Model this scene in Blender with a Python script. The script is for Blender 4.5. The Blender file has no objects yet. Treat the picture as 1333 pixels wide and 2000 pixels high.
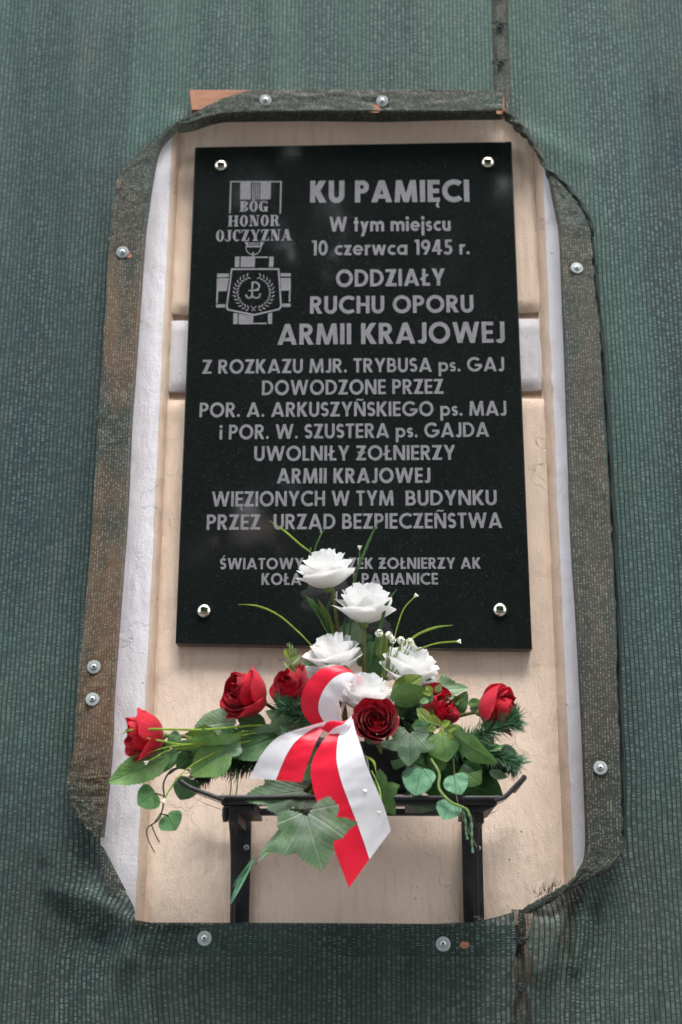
import bpy, bmesh, math, random
from mathutils import Vector, Matrix, noise
from mathutils.geometry import delaunay_2d_cdt
random.seed(7)
R = math.radians
S = bpy.context.scene
COL = S.collection
# ------------------------------------------------------------------ camera
F, CX, CY = 2778.0, 666.5, 1000.0
CAM = Vector((0.0351, -2.3757, 1.594))
PITCH, YAW, ROLL = 0.313, -0.0237, 0.0048
fwd = Vector((math.sin(YAW)*math.cos(PITCH), math.cos(YAW)*math.cos(PITCH), math.sin(PITCH)))
rt0 = Vector((math.cos(YAW), -math.sin(YAW), 0)); up0 = rt0.cross(fwd)
RT = rt0*math.cos(ROLL) + up0*math.sin(ROLL)
UP = up0*math.cos(ROLL) - rt0*math.sin(ROLL)
cd = bpy.data.cameras.new('camera'); cam = bpy.data.objects.new('camera', cd); COL.objects.link(cam)
cam.matrix_world = Matrix(((RT.x, UP.x, -fwd.x, CAM.x), (RT.y, UP.y, -fwd.y, CAM.y), (RT.z, UP.z, -fwd.z, CAM.z), (0, 0, 0, 1)))
cd.sensor_fit = 'VERTICAL'; cd.sensor_height = 36.0; cd.lens = F/2000*36
cd.clip_start = 0.05; cd.clip_end = 500
cd.dof.use_dof = True; cd.dof.focus_distance = 2.33; cd.dof.aperture_fstop = 2.5
S.camera = cam
# ------------------------------------------------------------------ overcast sky, weak wide sun, exposure
W = bpy.data.worlds.new('World'); S.world = W; W.use_nodes = True
wn = W.node_tree.nodes; wl = W.node_tree.links; wn.clear()
sky = wn.new('ShaderNodeTexSky'); sky.sky_type = 'NISHITA'; sky.sun_disc = False
sky.sun_elevation = R(58); sky.sun_rotation = R(170); sky.air_density = 1.0; sky.dust_density = 3.0
hs = wn.new('ShaderNodeHueSaturation'); hs.inputs['Saturation'].default_value = 0.35
bg = wn.new('ShaderNodeBackground'); bg.inputs['Strength'].default_value = 0.15
wo = wn.new('ShaderNodeOutputWorld')
wl.new(sky.outputs[0], hs.inputs['Color']); wl.new(hs.outputs[0], bg.inputs[0]); wl.new(bg.outputs[0], wo.inputs[0])
sd = bpy.data.lights.new('sun', 'SUN'); sd.energy = 1.5; sd.angle = R(40); sd.color = (1, .97, .93)
sun = bpy.data.objects.new('sun', sd); COL.objects.link(sun)
sdir = Vector((math.sin(R(170))*math.cos(R(58)), math.cos(R(170))*math.cos(R(58)), math.sin(R(58))))
sun.rotation_euler = sdir.to_track_quat('Z', 'Y').to_euler(); sun.location = (0, -3, 9)
S.view_settings.view_transform = 'Standard'; S.view_settings.look = 'None'
S.view_settings.gamma = 1; S.view_settings.exposure = 2.08
S.view_settings.use_curve_mapping = False

# ------------------------------------------------------------------ helpers
def P(px, py, Y):
    d = RT*((px-CX)/F) + UP*((CY-py)/F) + fwd
    return CAM + d*((Y-CAM.y)/d.y)
PX = 0.6/658          # metres a photograph pixel spans at the plaque
def tag(o, label=None, cat=None, group=None, kind=None):
    if label: o['label'] = label
    if cat: o['category'] = cat
    if group: o['group'] = group
    if kind: o['kind'] = kind
    return o
def empty(name, loc, label, cat, group=None):
    o = bpy.data.objects.new(name, None); COL.objects.link(o); o.location = loc; o.empty_display_size = .05
    return tag(o, label, cat, group)
def wloc(o):
    v = Vector(o.location)
    while o.parent: o = o.parent; v += Vector(o.location)
    return v
class MB:
    def __init__(s): s.v = []; s.f = []; s.uv = []; s.mi = []
    def add(s, vs, fs, uvs=None, m=0):
        b = len(s.v); s.v += [Vector(v) for v in vs]
        s.f += [tuple(i+b for i in f) for f in fs]; s.mi += [m]*len(fs)
        s.uv += list(uvs) if uvs else [(v[0], v[2]) for v in vs]
        return s
    def box(s, x0, x1, y0, y1, z0, z1, m=0):
        vs = [(x, y, z) for z in (z0, z1) for y in (y0, y1) for x in (x0, x1)]
        return s.add(vs, [(0, 2, 3, 1), (4, 5, 7, 6), (0, 1, 5, 4), (2, 6, 7, 3), (0, 4, 6, 2), (1, 3, 7, 5)], None, m)
    def slab(s, quad_front, quad_back):
        vs = list(quad_front)+list(quad_back); n = len(quad_front)
        fs = [tuple(range(n)), tuple(range(2*n-1, n-1, -1))]
        for i in range(n): j = (i+1) % n; fs.append((j, i, n+i, n+j))
        return s.add(vs, fs)
    def tube(s, pts, rad, n=6, cap=True):
        pts = [Vector(p) for p in pts]; k = len(pts)
        rads = rad if isinstance(rad, (list, tuple)) else [rad]*k
        vs = []; uv = []; prev = None
        for i, p in enumerate(pts):
            t = (pts[min(i+1, k-1)]-pts[max(i-1, 0)])
            if t.length < 1e-9: t = Vector((0, 0, 1))
            t.normalize()
            a = prev - t*prev.dot(t) if prev else t.cross(Vector((0.31, .9, .2)))
            if a.length < 1e-6: a = t.cross(Vector((1, 0, 0)))
            a.normalize(); prev = a; b = t.cross(a)
            for j in range(n):
                th = 2*math.pi*j/n
                vs.append(p+(a*math.cos(th)+b*math.sin(th))*rads[i]); uv.append((j/n, i/(k-1)))
        fs = [(i*n+j, i*n+(j+1) % n, (i+1)*n+(j+1) % n, (i+1)*n+j) for i in range(k-1) for j in range(n)]
        if cap: fs += [tuple(range(n-1, -1, -1)), tuple(range((k-1)*n, k*n))]
        return s.add(vs, fs, uv)
    def grid(s, rows, uvs=None):
        h = len(rows); w = len(rows[0]); vs = [p for r in rows for p in r]
        fs = [(i*w+j, i*w+j+1, (i+1)*w+j+1, (i+1)*w+j) for i in range(h-1) for j in range(w-1)]
        uv = [u for r in uvs for u in r] if uvs else [(j/(w-1), i/(h-1)) for i in range(h) for j in range(w)]
        return s.add(vs, fs, uv)
    def build(s, name, mat, parent=None, smooth=True, bevel=0, seg=2, angle=35):
        me = bpy.data.meshes.new(name)
        off = wloc(parent) if parent else Vector((0, 0, 0))
        me.from_pydata([v-off for v in s.v], [], s.f)
        uvl = me.uv_layers.new(name='UVMap'); ids = [0]*len(me.loops); me.loops.foreach_get('vertex_index', ids)
        flat = []
        for i in ids: flat += [s.uv[i][0], s.uv[i][1]]
        uvl.data.foreach_set('uv', flat)
        for m in (mat if isinstance(mat, list) else [mat]): me.materials.append(m)
        if isinstance(mat, list): me.polygons.foreach_set('material_index', s.mi)
        if smooth: me.polygons.foreach_set('use_smooth', [True]*len(me.polygons))
        o = bpy.data.objects.new(name, me); COL.objects.link(o); o.parent = parent
        if bevel:
            b = o.modifiers.new('bevel', 'BEVEL'); b.width = bevel; b.segments = seg; b.limit_method = 'ANGLE'; b.angle_limit = R(30); b.harden_normals = False
        if smooth and (bevel or angle < 90):
            try: me.set_sharp_from_angle(angle=R(angle if not bevel else 50))
            except Exception: pass
        me.validate(); me.update()
        return o
def cat_rom(pts, n):
    pts = [Vector(p) for p in pts]; q = [2*pts[0]-pts[1]]+pts+[2*pts[-1]-pts[-2]]; out = []
    for i in range(1, len(q)-2):
        for k in range(n):
            t = k/n; a, b, c, d = q[i-1], q[i], q[i+1], q[i+2]
            out.append(.5*((2*b)+(c-a)*t+(2*a-5*b+4*c-d)*t*t+(3*b-a-3*c+d)*t**3))
    out.append(pts[-1]); return out
def nz(x, y=0., z=0.): return noise.noise(Vector((x, y, z)))

# ------------------------------------------------------------------ materials
class NT:
    def __init__(s, name):
        s.m = bpy.data.materials.new(name); s.m.use_nodes = True; s.t = s.m.node_tree; s.t.nodes.clear()
        s.out = s.n('ShaderNodeOutputMaterial'); s.b = s.n('ShaderNodeBsdfPrincipled'); s.l(s.b.outputs[0], s.out.inputs[0])
    def n(s, t, **k):
        nd = s.t.nodes.new(t)
        for a, v in k.items(): setattr(nd, a, v)
        return nd
    def l(s, a, b): s.t.links.new(a, b)
    def val(s, sock, x):
        if isinstance(x, (int, float)): sock.default_value = x
        elif isinstance(x, (tuple, list)): sock.default_value = (tuple(x)+(1,))[:len(sock.default_value)] if len(sock.default_value) == 4 else x
        else: s.l(x, sock)
    def math(s, op, a, b=0., c=0., clamp=False):
        nd = s.n('ShaderNodeMath', operation=op, use_clamp=clamp)
        for i, x in enumerate((a, b, c)): s.val(nd.inputs[i], x)
        return nd.outputs[0]
    def mix(s, f, a, b, blend='MIX'):
        nd = s.n('ShaderNodeMix', data_type='RGBA', blend_type=blend)
        s.val(nd.inputs['Factor'], f); s.val(nd.inputs[6], a); s.val(nd.inputs[7], b); return nd.outputs[2]
    def noise(s, vec, scale, det=4, rough=.55, dist=0):
        nd = s.n('ShaderNodeTexNoise'); nd.inputs['Scale'].default_value = scale; nd.inputs['Detail'].default_value = det
        nd.inputs['Roughness'].default_value = rough; nd.inputs['Distortion'].default_value = dist
        if vec is not None: s.l(vec, nd.inputs['Vector'])
        return nd.outputs[0]
    def ramp(s, f, a, b, lo=0., hi=1.):
        nd = s.n('ShaderNodeMapRange'); nd.clamp = True
        s.val(nd.inputs[0], f); nd.inputs[1].default_value = a; nd.inputs[2].default_value = b
        nd.inputs[3].default_value = lo; nd.inputs[4].default_value = hi; return nd.outputs[0]
    def obj(s): return s.n('ShaderNodeNewGeometry').outputs['Position']
    def uv(s): return s.n('ShaderNodeTexCoord').outputs['UV']
    def mapv(s, v, sc, loc=(0, 0, 0)):
        nd = s.n('ShaderNodeMapping'); s.l(v, nd.inputs[0]); nd.inputs['Scale'].default_value = sc; nd.inputs['Location'].default_value = loc; return nd.outputs[0]
    def sep(s, v):
        nd = s.n('ShaderNodeSeparateXYZ'); s.l(v, nd.inputs[0]); return nd.outputs
    def comb(s, x, y, z=0.):
        nd = s.n('ShaderNodeCombineXYZ')
        for i, q in enumerate((x, y, z)): s.val(nd.inputs[i], q)
        return nd.outputs[0]
    def bump(s, h, dist, st=1.):
        nd = s.n('ShaderNodeBump'); nd.inputs['Strength'].default_value = st; nd.inputs['Distance'].default_value = dist
        s.l(h, nd.inputs['Height']); s.l(nd.outputs[0], s.b.inputs['Normal']); return nd.outputs[0]
    def set(s, **k):
        for a, v in k.items(): s.val(s.b.inputs[a.replace('_', ' ')], v)
        return s
def plain(name, col, rough=.5, metal=0., spec=.5, var=.0, vs=60):
    m = NT(name); c = col
    if var:
        n1 = m.noise(m.obj(), vs, 5); c = m.mix(m.ramp(n1, .3, .7), tuple(x*(1-var) for x in col), tuple(min(1, x*(1+var)) for x in col))
        m.bump(n1, .0004)
    m.set(Base_Color=c, Roughness=rough, Metallic=metal); m.b.inputs['Specular IOR Level'].default_value = spec
    return m.m
def plaster(name, c1, c2, dirt):
    m = NT(name); p = m.obj()
    big = m.noise(m.mapv(p, (1, 1, .5)), 4.5, 5, .6); med = m.noise(p, 22, 5, .6); fine = m.noise(p, 260, 4, .65)
    streak = m.noise(m.mapv(p, (1, 1, .10)), 70, 3, .5)
    col = m.mix(m.ramp(big, .3, .7), c1, c2)
    col = m.mix(m.math('MULTIPLY', m.ramp(streak, .54, .74), .26), col, dirt)
    col = m.mix(m.math('MULTIPLY', m.ramp(med, .55, .75), .32), col, dirt)
    v = m.n('ShaderNodeTexVoronoi', feature='DISTANCE_TO_EDGE'); v.inputs['Scale'].default_value = 2.6
    w = m.n('ShaderNodeVectorMath', operation='ADD'); m.l(p, w.inputs[0])
    nn = m.n('ShaderNodeTexNoise'); nn.inputs['Scale'].default_value = 9; nn.inputs['Detail'].default_value = 6; m.l(p, nn.inputs[0])
    sc = m.n('ShaderNodeVectorMath', operation='SCALE'); m.l(nn.outputs[1], sc.inputs[0]); sc.inputs['Scale'].default_value = .22
    m.l(sc.outputs[0], w.inputs[1]); m.l(w.outputs[0], v.inputs['Vector'])
    crack = m.math('MULTIPLY', m.ramp(v.outputs['Distance'], 0.0008, .0022, 1, 0), m.ramp(m.noise(p, 5, 2), .48, .56))
    col = m.mix(m.math('MULTIPLY', crack, .16), col, tuple(x*.35 for x in dirt))
    sp = m.n('ShaderNodeTexVoronoi'); sp.inputs['Scale'].default_value = 46; m.l(p, sp.inputs['Vector'])
    spk = m.math('MULTIPLY', m.ramp(sp.outputs['Distance'], .05, .11, 1, 0), m.ramp(m.noise(p, 13, 2), .52, .6))
    col = m.mix(m.math('MULTIPLY', spk, .8), col, tuple(x*.25 for x in dirt))
    h = m.math('ADD', m.math('MULTIPLY', m.noise(m.mapv(p, (1, 1, .45)), 38, 4, .6), 1.6), m.math('MULTIPLY', fine, .35))
    h = m.math('SUBTRACT', h, m.math('MULTIPLY', crack, .5))
    m.bump(h, .0030, .85)
    m.set(Base_Color=col, Roughness=.82); m.b.inputs['Specular IOR Level'].default_value = .25
    return m.m
M = {}
M['cream'] = plaster('cream_plaster', (.76, .595, .48), (.82, .665, .55), (.44, .31, .225))
M['white'] = plaster('white_plaster', (.64, .625, .67), (.70, .685, .725), (.42, .40, .40))
M['edge'] = plaster('shaded_worn_edge', (.50, .38, .30), (.60, .47, .37), (.26, .18, .13))  # chipped edge, its cream darkened to hold the shade of the returns
M['groove'] = plaster('groove_plaster', (.42, .30, .22), (.52, .40, .31), (.2, .14, .1))
def granite():
    m = NT('black_granite'); p = m.obj()
    v = m.n('ShaderNodeTexVoronoi'); v.inputs['Scale'].default_value = 380; m.l(p, v.inputs['Vector'])
    speck = m.math('MULTIPLY', m.ramp(v.outputs['Distance'], .14, .36, 1, 0), m.ramp(m.noise(p, 240, 2), .50, .64))
    n2 = m.noise(p, 900, 2, .7); n3 = m.noise(m.mapv(p, (1, 1, .4)), 9, 5, .65)
    col = m.mix(m.ramp(n2, .35, .75), (.0045, .0062, .0060), (.0135, .0165, .0165))
    col = m.mix(m.math('MULTIPLY', speck, .5), col, (.075, .085, .08))
    col = m.mix(m.math('MULTIPLY', m.ramp(n3, .50, .78), .20), col, (.022, .026, .028))
    m.set(Base_Color=col, Roughness=m.ramp(n3, .3, .75, .03, .09)); m.b.inputs['Specular IOR Level'].default_value = .5
    m.bump(m.noise(p, 5, 2), .0012, .5)
    return m.m
M['granite'] = granite()
def engraved():
    m = NT('engraved_stone'); p = m.obj(); n1 = m.noise(p, 750, 4, .7); n2 = m.noise(p, 60, 3)
    col = m.mix(m.ramp(n1, .3, .7), (.09, .09, .098), (.31, .305, .325)); col = m.mix(m.math('MULTIPLY', m.ramp(n2, .45, .7), .3), col, (.12, .12, .13))
    m.set(Base_Color=col, Roughness=.9); m.b.inputs['Specular IOR Level'].default_value = .2; m.bump(n1, .001); return m.m
M['engrave'] = engraved()
def net(name, hem=False, openness=.3, tint=None, start=None):
    m = NT(name); uv = m.uv(); u, v = m.sep(uv)[0], m.sep(uv)[1]
    p = .0046 if hem else .00765; q = .0026 if hem else .0027
    wob = m.math('MULTIPLY', m.math('SUBTRACT', m.noise(m.mapv(uv, (9, 3, 1)), 3, 3), .5), .006)
    u2 = m.math('ADD', u, wob)
    cu = m.math('DIVIDE', u2, p); ci = m.math('FLOOR', cu); fu = m.math('SUBTRACT', cu, ci)
    wn1 = m.n('ShaderNodeTexWhiteNoise', noise_dimensions='1D'); m.l(ci, wn1.inputs['W']); colr = wn1.outputs['Value']
    cv = m.math('ADD', m.math('DIVIDE', v, q), m.math('MULTIPLY', colr, 9.7)); cv = m.math('ADD', cv, m.math('MULTIPLY', m.noise(uv, 45, 2), 2.5))
    if hem: cv = m.math('ADD', cv, m.math('MULTIPLY', m.math('ABSOLUTE', m.math('SUBTRACT', fu, .5)), 1.6))
    vi = m.math('FLOOR', cv); fv = m.math('SUBTRACT', cv, vi)
    wn2 = m.n('ShaderNodeTexWhiteNoise', noise_dimensions='2D'); m.l(m.comb(ci, vi), wn2.inputs['Vector']); rnd = wn2.outputs['Value']
    edge = m.math('ABSOLUTE', m.math('SUBTRACT', fu, .5))
    line = m.ramp(edge, .34, .44, 0, 1) if not hem else m.ramp(edge, .40, .48, 0, .6)
    rung = m.ramp(m.math('ABSOLUTE', m.math('SUBTRACT', fv, .5)), .15, .42, 1, 0)
    # pale where a single tape layer lies flat, blue-dark where two layers or a selvage band overlap
    bandn = m.noise(m.comb(m.math('ADD', u, m.math('MULTIPLY', v, .03)), m.math('MULTIPLY', v, .10)), 8.5, 2, .5)
    band = m.ramp(bandn, .50, .56)
    wide = m.ramp(m.noise(m.comb(u, m.math('MULTIPLY', v, .25), 4.), 2.1, 2, .5), .40, .60)
    cellw = m.math('MULTIPLY', m.math('MULTIPLY', rung, m.ramp(edge, .16, .36, 1, 0)), m.math('POWER', rnd, 2.6))
    if hem:
        base = m.mix(m.ramp(m.noise(m.mapv(uv, (1, .3, 1)), 14, 3), .4, .6), (.050, .054, .040), (.036, .058, .048)); hi = (.36, .35, .28); lo = (.02, .02, .016)
        base = m.mix(m.ramp(m.noise(m.mapv(uv, (1, .5, 1), (3, 1, 0)), 24, 4, .7), .5, .75, 0, .5), base, (.03, .035, .03))
        if tint:
            tf = m.math('MULTIPLY', m.ramp(m.noise(m.mapv(uv, (1, .35, 1)), 11, 5, .65), .40, .62), .8)
            if start: tf = m.math('MULTIPLY', tf, m.ramp(m.math('ADD', v, m.math('MULTIPLY', m.noise(uv, 20, 3), .08)), start, start+.09))
            base = m.mix(tf, base, tint)
        cs = 1.
    else:
        base = m.mix(wide, (.019, .064, .058), (.046, .112, .090)); base = m.mix(m.math('MULTIPLY', band, .42), base, (.008, .028, .038))
        heavy = m.math('MAXIMUM', m.ramp(u, -.425, -.432), m.ramp(m.math('ADD', u, m.math('MULTIPLY', m.noise(uv, 2.5, 2), .10)), .56, .60))   # bands coloured darker, as doubled net lets less light through
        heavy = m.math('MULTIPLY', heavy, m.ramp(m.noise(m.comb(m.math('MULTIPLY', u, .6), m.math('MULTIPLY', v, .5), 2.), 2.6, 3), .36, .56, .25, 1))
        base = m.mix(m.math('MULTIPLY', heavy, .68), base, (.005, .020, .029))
        hi = (.20, .31, .27); lo = (.003, .012, .013)
        cs = m.math('ADD', .50, m.math('MULTIPLY', band, .35))
    dust = m.ramp(m.noise(m.mapv(uv, (1, .45, 1), (1, 2, 0)), 7, 6, .7), .54, .74)
    base = m.mix(m.math('MULTIPLY', dust, .42), base, (.135, .115, .09))
    pz = m.sep(m.obj())[2]; low = m.ramp(m.math('ADD', pz, m.math('MULTIPLY', m.noise(uv, 3.5, 4, .6), .5)), 2.38, 1.98)   # olive stain, plus the lower net's shade put into the colour
    base = m.mix(m.math('MULTIPLY', low, .62), base, (.022, .030, .019))
    shade = m.ramp(rnd, 0, 1, .88, 1.09)
    sh = m.n('ShaderNodeVectorMath', operation='SCALE'); m.l(base, sh.inputs[0]); m.l(shade, sh.inputs['Scale'])
    col = m.mix(m.math('MULTIPLY', cellw, cs, clamp=True), sh.outputs[0], hi)
    col = m.mix(m.math('MULTIPLY', line, m.ramp(m.noise(m.mapv(uv, (1, .5, 1), (5, 5, 0)), 30, 3, .6), .3, .7, .70, 1.)), col, lo)
    d = m.n('ShaderNodeBsdfDiffuse'); m.l(col, d.inputs[0]); t = m.n('ShaderNodeBsdfTranslucent'); m.l(col, t.inputs[0])
    g = m.n('ShaderNodeBsdfGlossy'); g.inputs['Roughness'].default_value = .42; g.inputs['Color'].default_value = (.8, .9, .9, 1)
    bp = m.n('ShaderNodeBump'); bp.inputs['Distance'].default_value = .0012; bp.inputs['Strength'].default_value = 1
    m.l(m.math('SUBTRACT', m.math('MULTIPLY', rung, .6), m.math('MULTIPLY', line, .8)), bp.inputs['Height'])
    for nd in (d, g): m.l(bp.outputs[0], nd.inputs['Normal'])
    m1 = m.n('ShaderNodeMixShader'); m1.inputs[0].default_value = .18; m.l(d.outputs[0], m1.inputs[1]); m.l(t.outputs[0], m1.inputs[2])
    m2 = m.n('ShaderNodeMixShader'); m2.inputs[0].default_value = .04; m.l(m1.outputs[0], m2.inputs[1]); m.l(g.outputs[0], m2.inputs[2])
    tr = m.n('ShaderNodeBsdfTransparent'); m3 = m.n('ShaderNodeMixShader')
    open_ = m.math('MULTIPLY', m.math('MULTIPLY', m.math('SUBTRACT', 1., rung), m.math('SUBTRACT', 1., line)), m.ramp(rnd, 0., 1., openness*.8, openness*1.3))
    m.l(open_, m3.inputs[0]); m.l(m2.outputs[0], m3.inputs[1]); m.l(tr.outputs[0], m3.inputs[2]); m.l(m3.outputs[0], m.out.inputs[0])
    m.t.nodes.remove(m.b)
    return m.m
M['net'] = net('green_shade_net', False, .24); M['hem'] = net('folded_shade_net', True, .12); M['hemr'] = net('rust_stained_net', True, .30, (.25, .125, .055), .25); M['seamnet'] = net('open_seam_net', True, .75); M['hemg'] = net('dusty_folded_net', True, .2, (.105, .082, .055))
def wood():
    m = NT('painted_wood'); p = m.obj(); g = m.noise(m.mapv(p, (.3, 1, 1)), 60, 5, .6)
    m.set(Base_Color=m.mix(m.ramp(g, .3, .7), (.24, .095, .05), (.38, .17, .09)), Roughness=.7); m.bump(g, .001); return m.m
def wood2():
    m = NT('weathered_wood'); p = m.obj(); g = m.noise(m.mapv(p, (1, 1, .15)), 80, 5, .6); b = m.noise(m.mapv(p, (1, 1, .6)), 5, 3)
    c = m.mix(m.ramp(g, .3, .7), (.42, .15, .055), (.62, .30, .13)); c = m.mix(m.ramp(b, .42, .6), c, (.24, .19, .15))
    m.set(Base_Color=c, Roughness=.75); m.bump(g, .001); return m.m
M['wood'] = wood(); M['wood2'] = wood2()
M['black'] = plain('black_painted_steel', (.018, .018, .020), .5, 0, .45, .4, 60)
M['zinc'] = plain('zinc_screw', (.50, .51, .52), .42, 1, .5, .12, 200)
M['washer'] = plain('grey_sealing_washer', (.30, .34, .335), .5, .2, .5, .12, 300)
M['dark'] = plain('screw_recess', (.02, .02, .02), .6)
M['brass'] = plain('polished_nickel_cap', (.78, .74, .62), .12, 1, .5)
M['cord'] = plain('dark_green_cord', (.012, .022, .02), .7, 0, .3, .3, 300)
M['thread'] = plain('pale_thread', (.34, .30, .24), .8)
M['foam'] = plain('black_plastic_tray', (.010, .010, .011), .38, 0, .5, .2, 80)
def petal(name, c_base, c_tip, trans, rough=.55):
    m = NT(name); v = m.sep(m.uv())[1]; p = m.obj()
    n1 = m.noise(m.mapv(m.uv(), (14, 1.5, 1)), 3, 4, .6); n2 = m.noise(p, 700, 3, .6)
    col = m.mix(m.ramp(v, .15, .75), c_base, c_tip); col = m.mix(m.math('MULTIPLY', m.ramp(n1, .42, .72), .28 if c_tip[1] > .3 else .6), col, tuple(x*(.62 if c_tip[1] > .3 else .30) for x in c_tip))  # reds run darker at the base, painting shade into the petal crevices
    m.set(Base_Color=col, Roughness=rough); m.b.inputs['Specular IOR Level'].default_value = .25
    m.b.inputs['Sheen Weight'].default_value = .12
    m.bump(m.math('ADD', m.math('MULTIPLY', n1, 1.), m.math('MULTIPLY', n2, .25)), .0012, .7)
    t = m.n('ShaderNodeBsdfTranslucent'); m.l(col, t.inputs[0]); ms = m.n('ShaderNodeMixShader'); ms.inputs[0].default_value = trans
    m.l(m.b.outputs[0], ms.inputs[1]); m.l(t.outputs[0], ms.inputs[2]); m.l(ms.outputs[0], m.out.inputs[0]); return m.m
M['red'] = petal('red_silk_petal', (.36, .006, .016), (.62, .010, .032), .18)
M['darkred'] = petal('dark_red_silk_petal', (.16, .003, .010), (.40, .006, .020), .14)
M['whitep'] = petal('white_silk_petal', (.86, .86, .77), (.92, .92, .91), .32)
def leafm(name, c1, c2, vein, lobed=True, rough=.5, frost=0.):
    m = NT(name); u, v = m.sep(m.uv())[0], m.sep(m.uv())[1]
    oi = m.n('ShaderNodeObjectInfo'); rn = oi.outputs['Random']
    au = m.math('ABSOLUTE', u)
    r = m.math('SQRT', m.math('ADD', m.math('MULTIPLY', u, u), m.math('MULTIPLY', v, v)))
    if lobed:
        th = m.math('ARCTAN2', au, m.math('ADD', v, .0001)); k = m.math('DIVIDE', th, R(42))
        fr = m.math('ABSOLUTE', m.math('SUBTRACT', k, m.math('ROUND', k)))
        main = m.ramp(m.math('MULTIPLY', fr, r), .008, .026, 1, 0)
    else:
        main = m.ramp(au, .010, .035, 1, 0)
    sec = m.math('FRACT', m.math('ADD', m.math('MULTIPLY', v, 8.), m.math('MULTIPLY', au, -9.)))
    sec = m.ramp(m.math('ABSOLUTE', m.math('SUBTRACT', sec, .5)), .36, .5)
    vn = m.math('ADD', main, m.math('MULTIPLY', sec, .5), clamp=True)
    p = m.obj(); n1 = m.noise(p, 42, 4, .6); n2 = m.noise(p, 420, 3, .6)
    col = m.mix(m.ramp(n1, .32, .66), c1, c2)
    col = m.mix(m.math('MULTIPLY', rn, .35), col, tuple(x*.55 for x in c1))
    col = m.mix(m.math('MULTIPLY', m.ramp(n2, .4, .75), .22), col, tuple(min(1, x*1.6) for x in c2))
    if frost: col = m.mix(m.math('MULTIPLY', m.math('MULTIPLY', m.ramp(r, .15, .85, 1, .1), m.ramp(m.noise(p, 60, 5, .65), .38, .62)), frost), col, (.40, .47, .42))
    col = m.mix(m.math('MULTIPLY', vn, .62), col, vein)
    m.set(Base_Color=col, Roughness=rough); m.b.inputs['Specular IOR Level'].default_value = .35
    m.bump(m.math('ADD', m.math('MULTIPLY', vn, -1.), m.math('MULTIPLY', n2, .4)), .0009, .9)
    t = m.n('ShaderNodeBsdfTranslucent'); m.l(col, t.inputs[0]); ms = m.n('ShaderNodeMixShader'); ms.inputs[0].default_value = .22
    m.l(m.b.outputs[0], ms.inputs[1]); m.l(t.outputs[0], ms.inputs[2]); m.l(ms.outputs[0], m.out.inputs[0]); return m.m
M['ivy'] = leafm('frosted_ivy_leaf', (.105, .25, .10), (.24, .38, .19), (.36, .46, .34), frost=.8)
M['ivyd'] = leafm('dark_ivy_leaf', (.065, .15, .07), (.15, .25, .13), (.22, .22, .18), frost=.55)
M['ivyg'] = leafm('green_ivy_leaf', (.07, .20, .04), (.19, .34, .085), (.10, .26, .10), frost=.25)
M['round'] = leafm('round_green_leaf', (.09, .25, .08), (.19, .39, .16), (.04, .11, .06))
M['mint'] = leafm('mint_green_leaf', (.09, .27, .14), (.20, .41, .24), (.06, .19, .12))
M['rosel'] = leafm('rose_leaf', (.045, .13, .045), (.11, .24, .09), (.07, .16, .08), False)
M['olive'] = leafm('olive_rose_leaf', (.13, .20, .035), (.22, .30, .06), (.10, .15, .03), False)
M['glossy'] = leafm('dark_glossy_leaf', (.025, .08, .025), (.055, .15, .045), (.06, .17, .06), False, .3)
M['bud'] = leafm('pale_bud_leaf', (.22, .36, .12), (.38, .50, .24), (.2, .3, .1), False)
M['lime'] = leafm('lime_leaf', (.22, .34, .04), (.36, .46, .08), (.18, .25, .05), False)
M['stem'] = plain('green_stem', (.13, .20, .05), .5, 0, .4, .3, 90)
M['stemb'] = plain('brown_green_stem', (.14, .13, .04), .5, 0, .4, .4, 120)
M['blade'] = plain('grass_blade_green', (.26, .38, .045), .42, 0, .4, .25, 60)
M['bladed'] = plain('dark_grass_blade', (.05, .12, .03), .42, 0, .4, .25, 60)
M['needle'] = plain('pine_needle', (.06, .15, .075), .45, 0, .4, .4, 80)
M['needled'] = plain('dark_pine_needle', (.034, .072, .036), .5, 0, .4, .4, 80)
M['tendril'] = plain('dark_tendril', (.035, .045, .02), .5, 0, .4, .3, 80)
M['flowert'] = plain('tiny_white_flower', (.82, .82, .70), .6, 0, .3, .1, 300)
def ribbon():
    m = NT('satin_ribbon'); uv = m.uv(); u, v = m.sep(uv)[0], m.sep(uv)[1]
    f = m.ramp(u, .49, .50); col = m.mix(f, (.80, .014, .045), (.88, .87, .91))
    e = m.ramp(m.math('ABSOLUTE', m.math('SUBTRACT', u, .485)), .006, .012, 1, 0); col = m.mix(m.math('MULTIPLY', e, .7), col, (.38, .01, .04))
    w = m.math('ADD', m.noise(m.mapv(uv, (1, 260, 1)), 6, 2), m.noise(m.mapv(uv, (60, 900, 1)), 3, 2))
    m.set(Base_Color=col, Roughness=.36); m.b.inputs['Specular IOR Level'].default_value = .42; m.b.inputs['Anisotropic'].default_value = .5
    m.bump(w, .0002, .4)
    t = m.n('ShaderNodeBsdfTranslucent'); m.l(col, t.inputs[0]); ms = m.n('ShaderNodeMixShader'); ms.inputs[0].default_value = .20
    m.l(m.b.outputs[0], ms.inputs[1]); m.l(t.outputs[0], ms.inputs[2]); m.l(ms.outputs[0], m.out.inputs[0]); return m.m
M['ribbon'] = ribbon()

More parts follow.
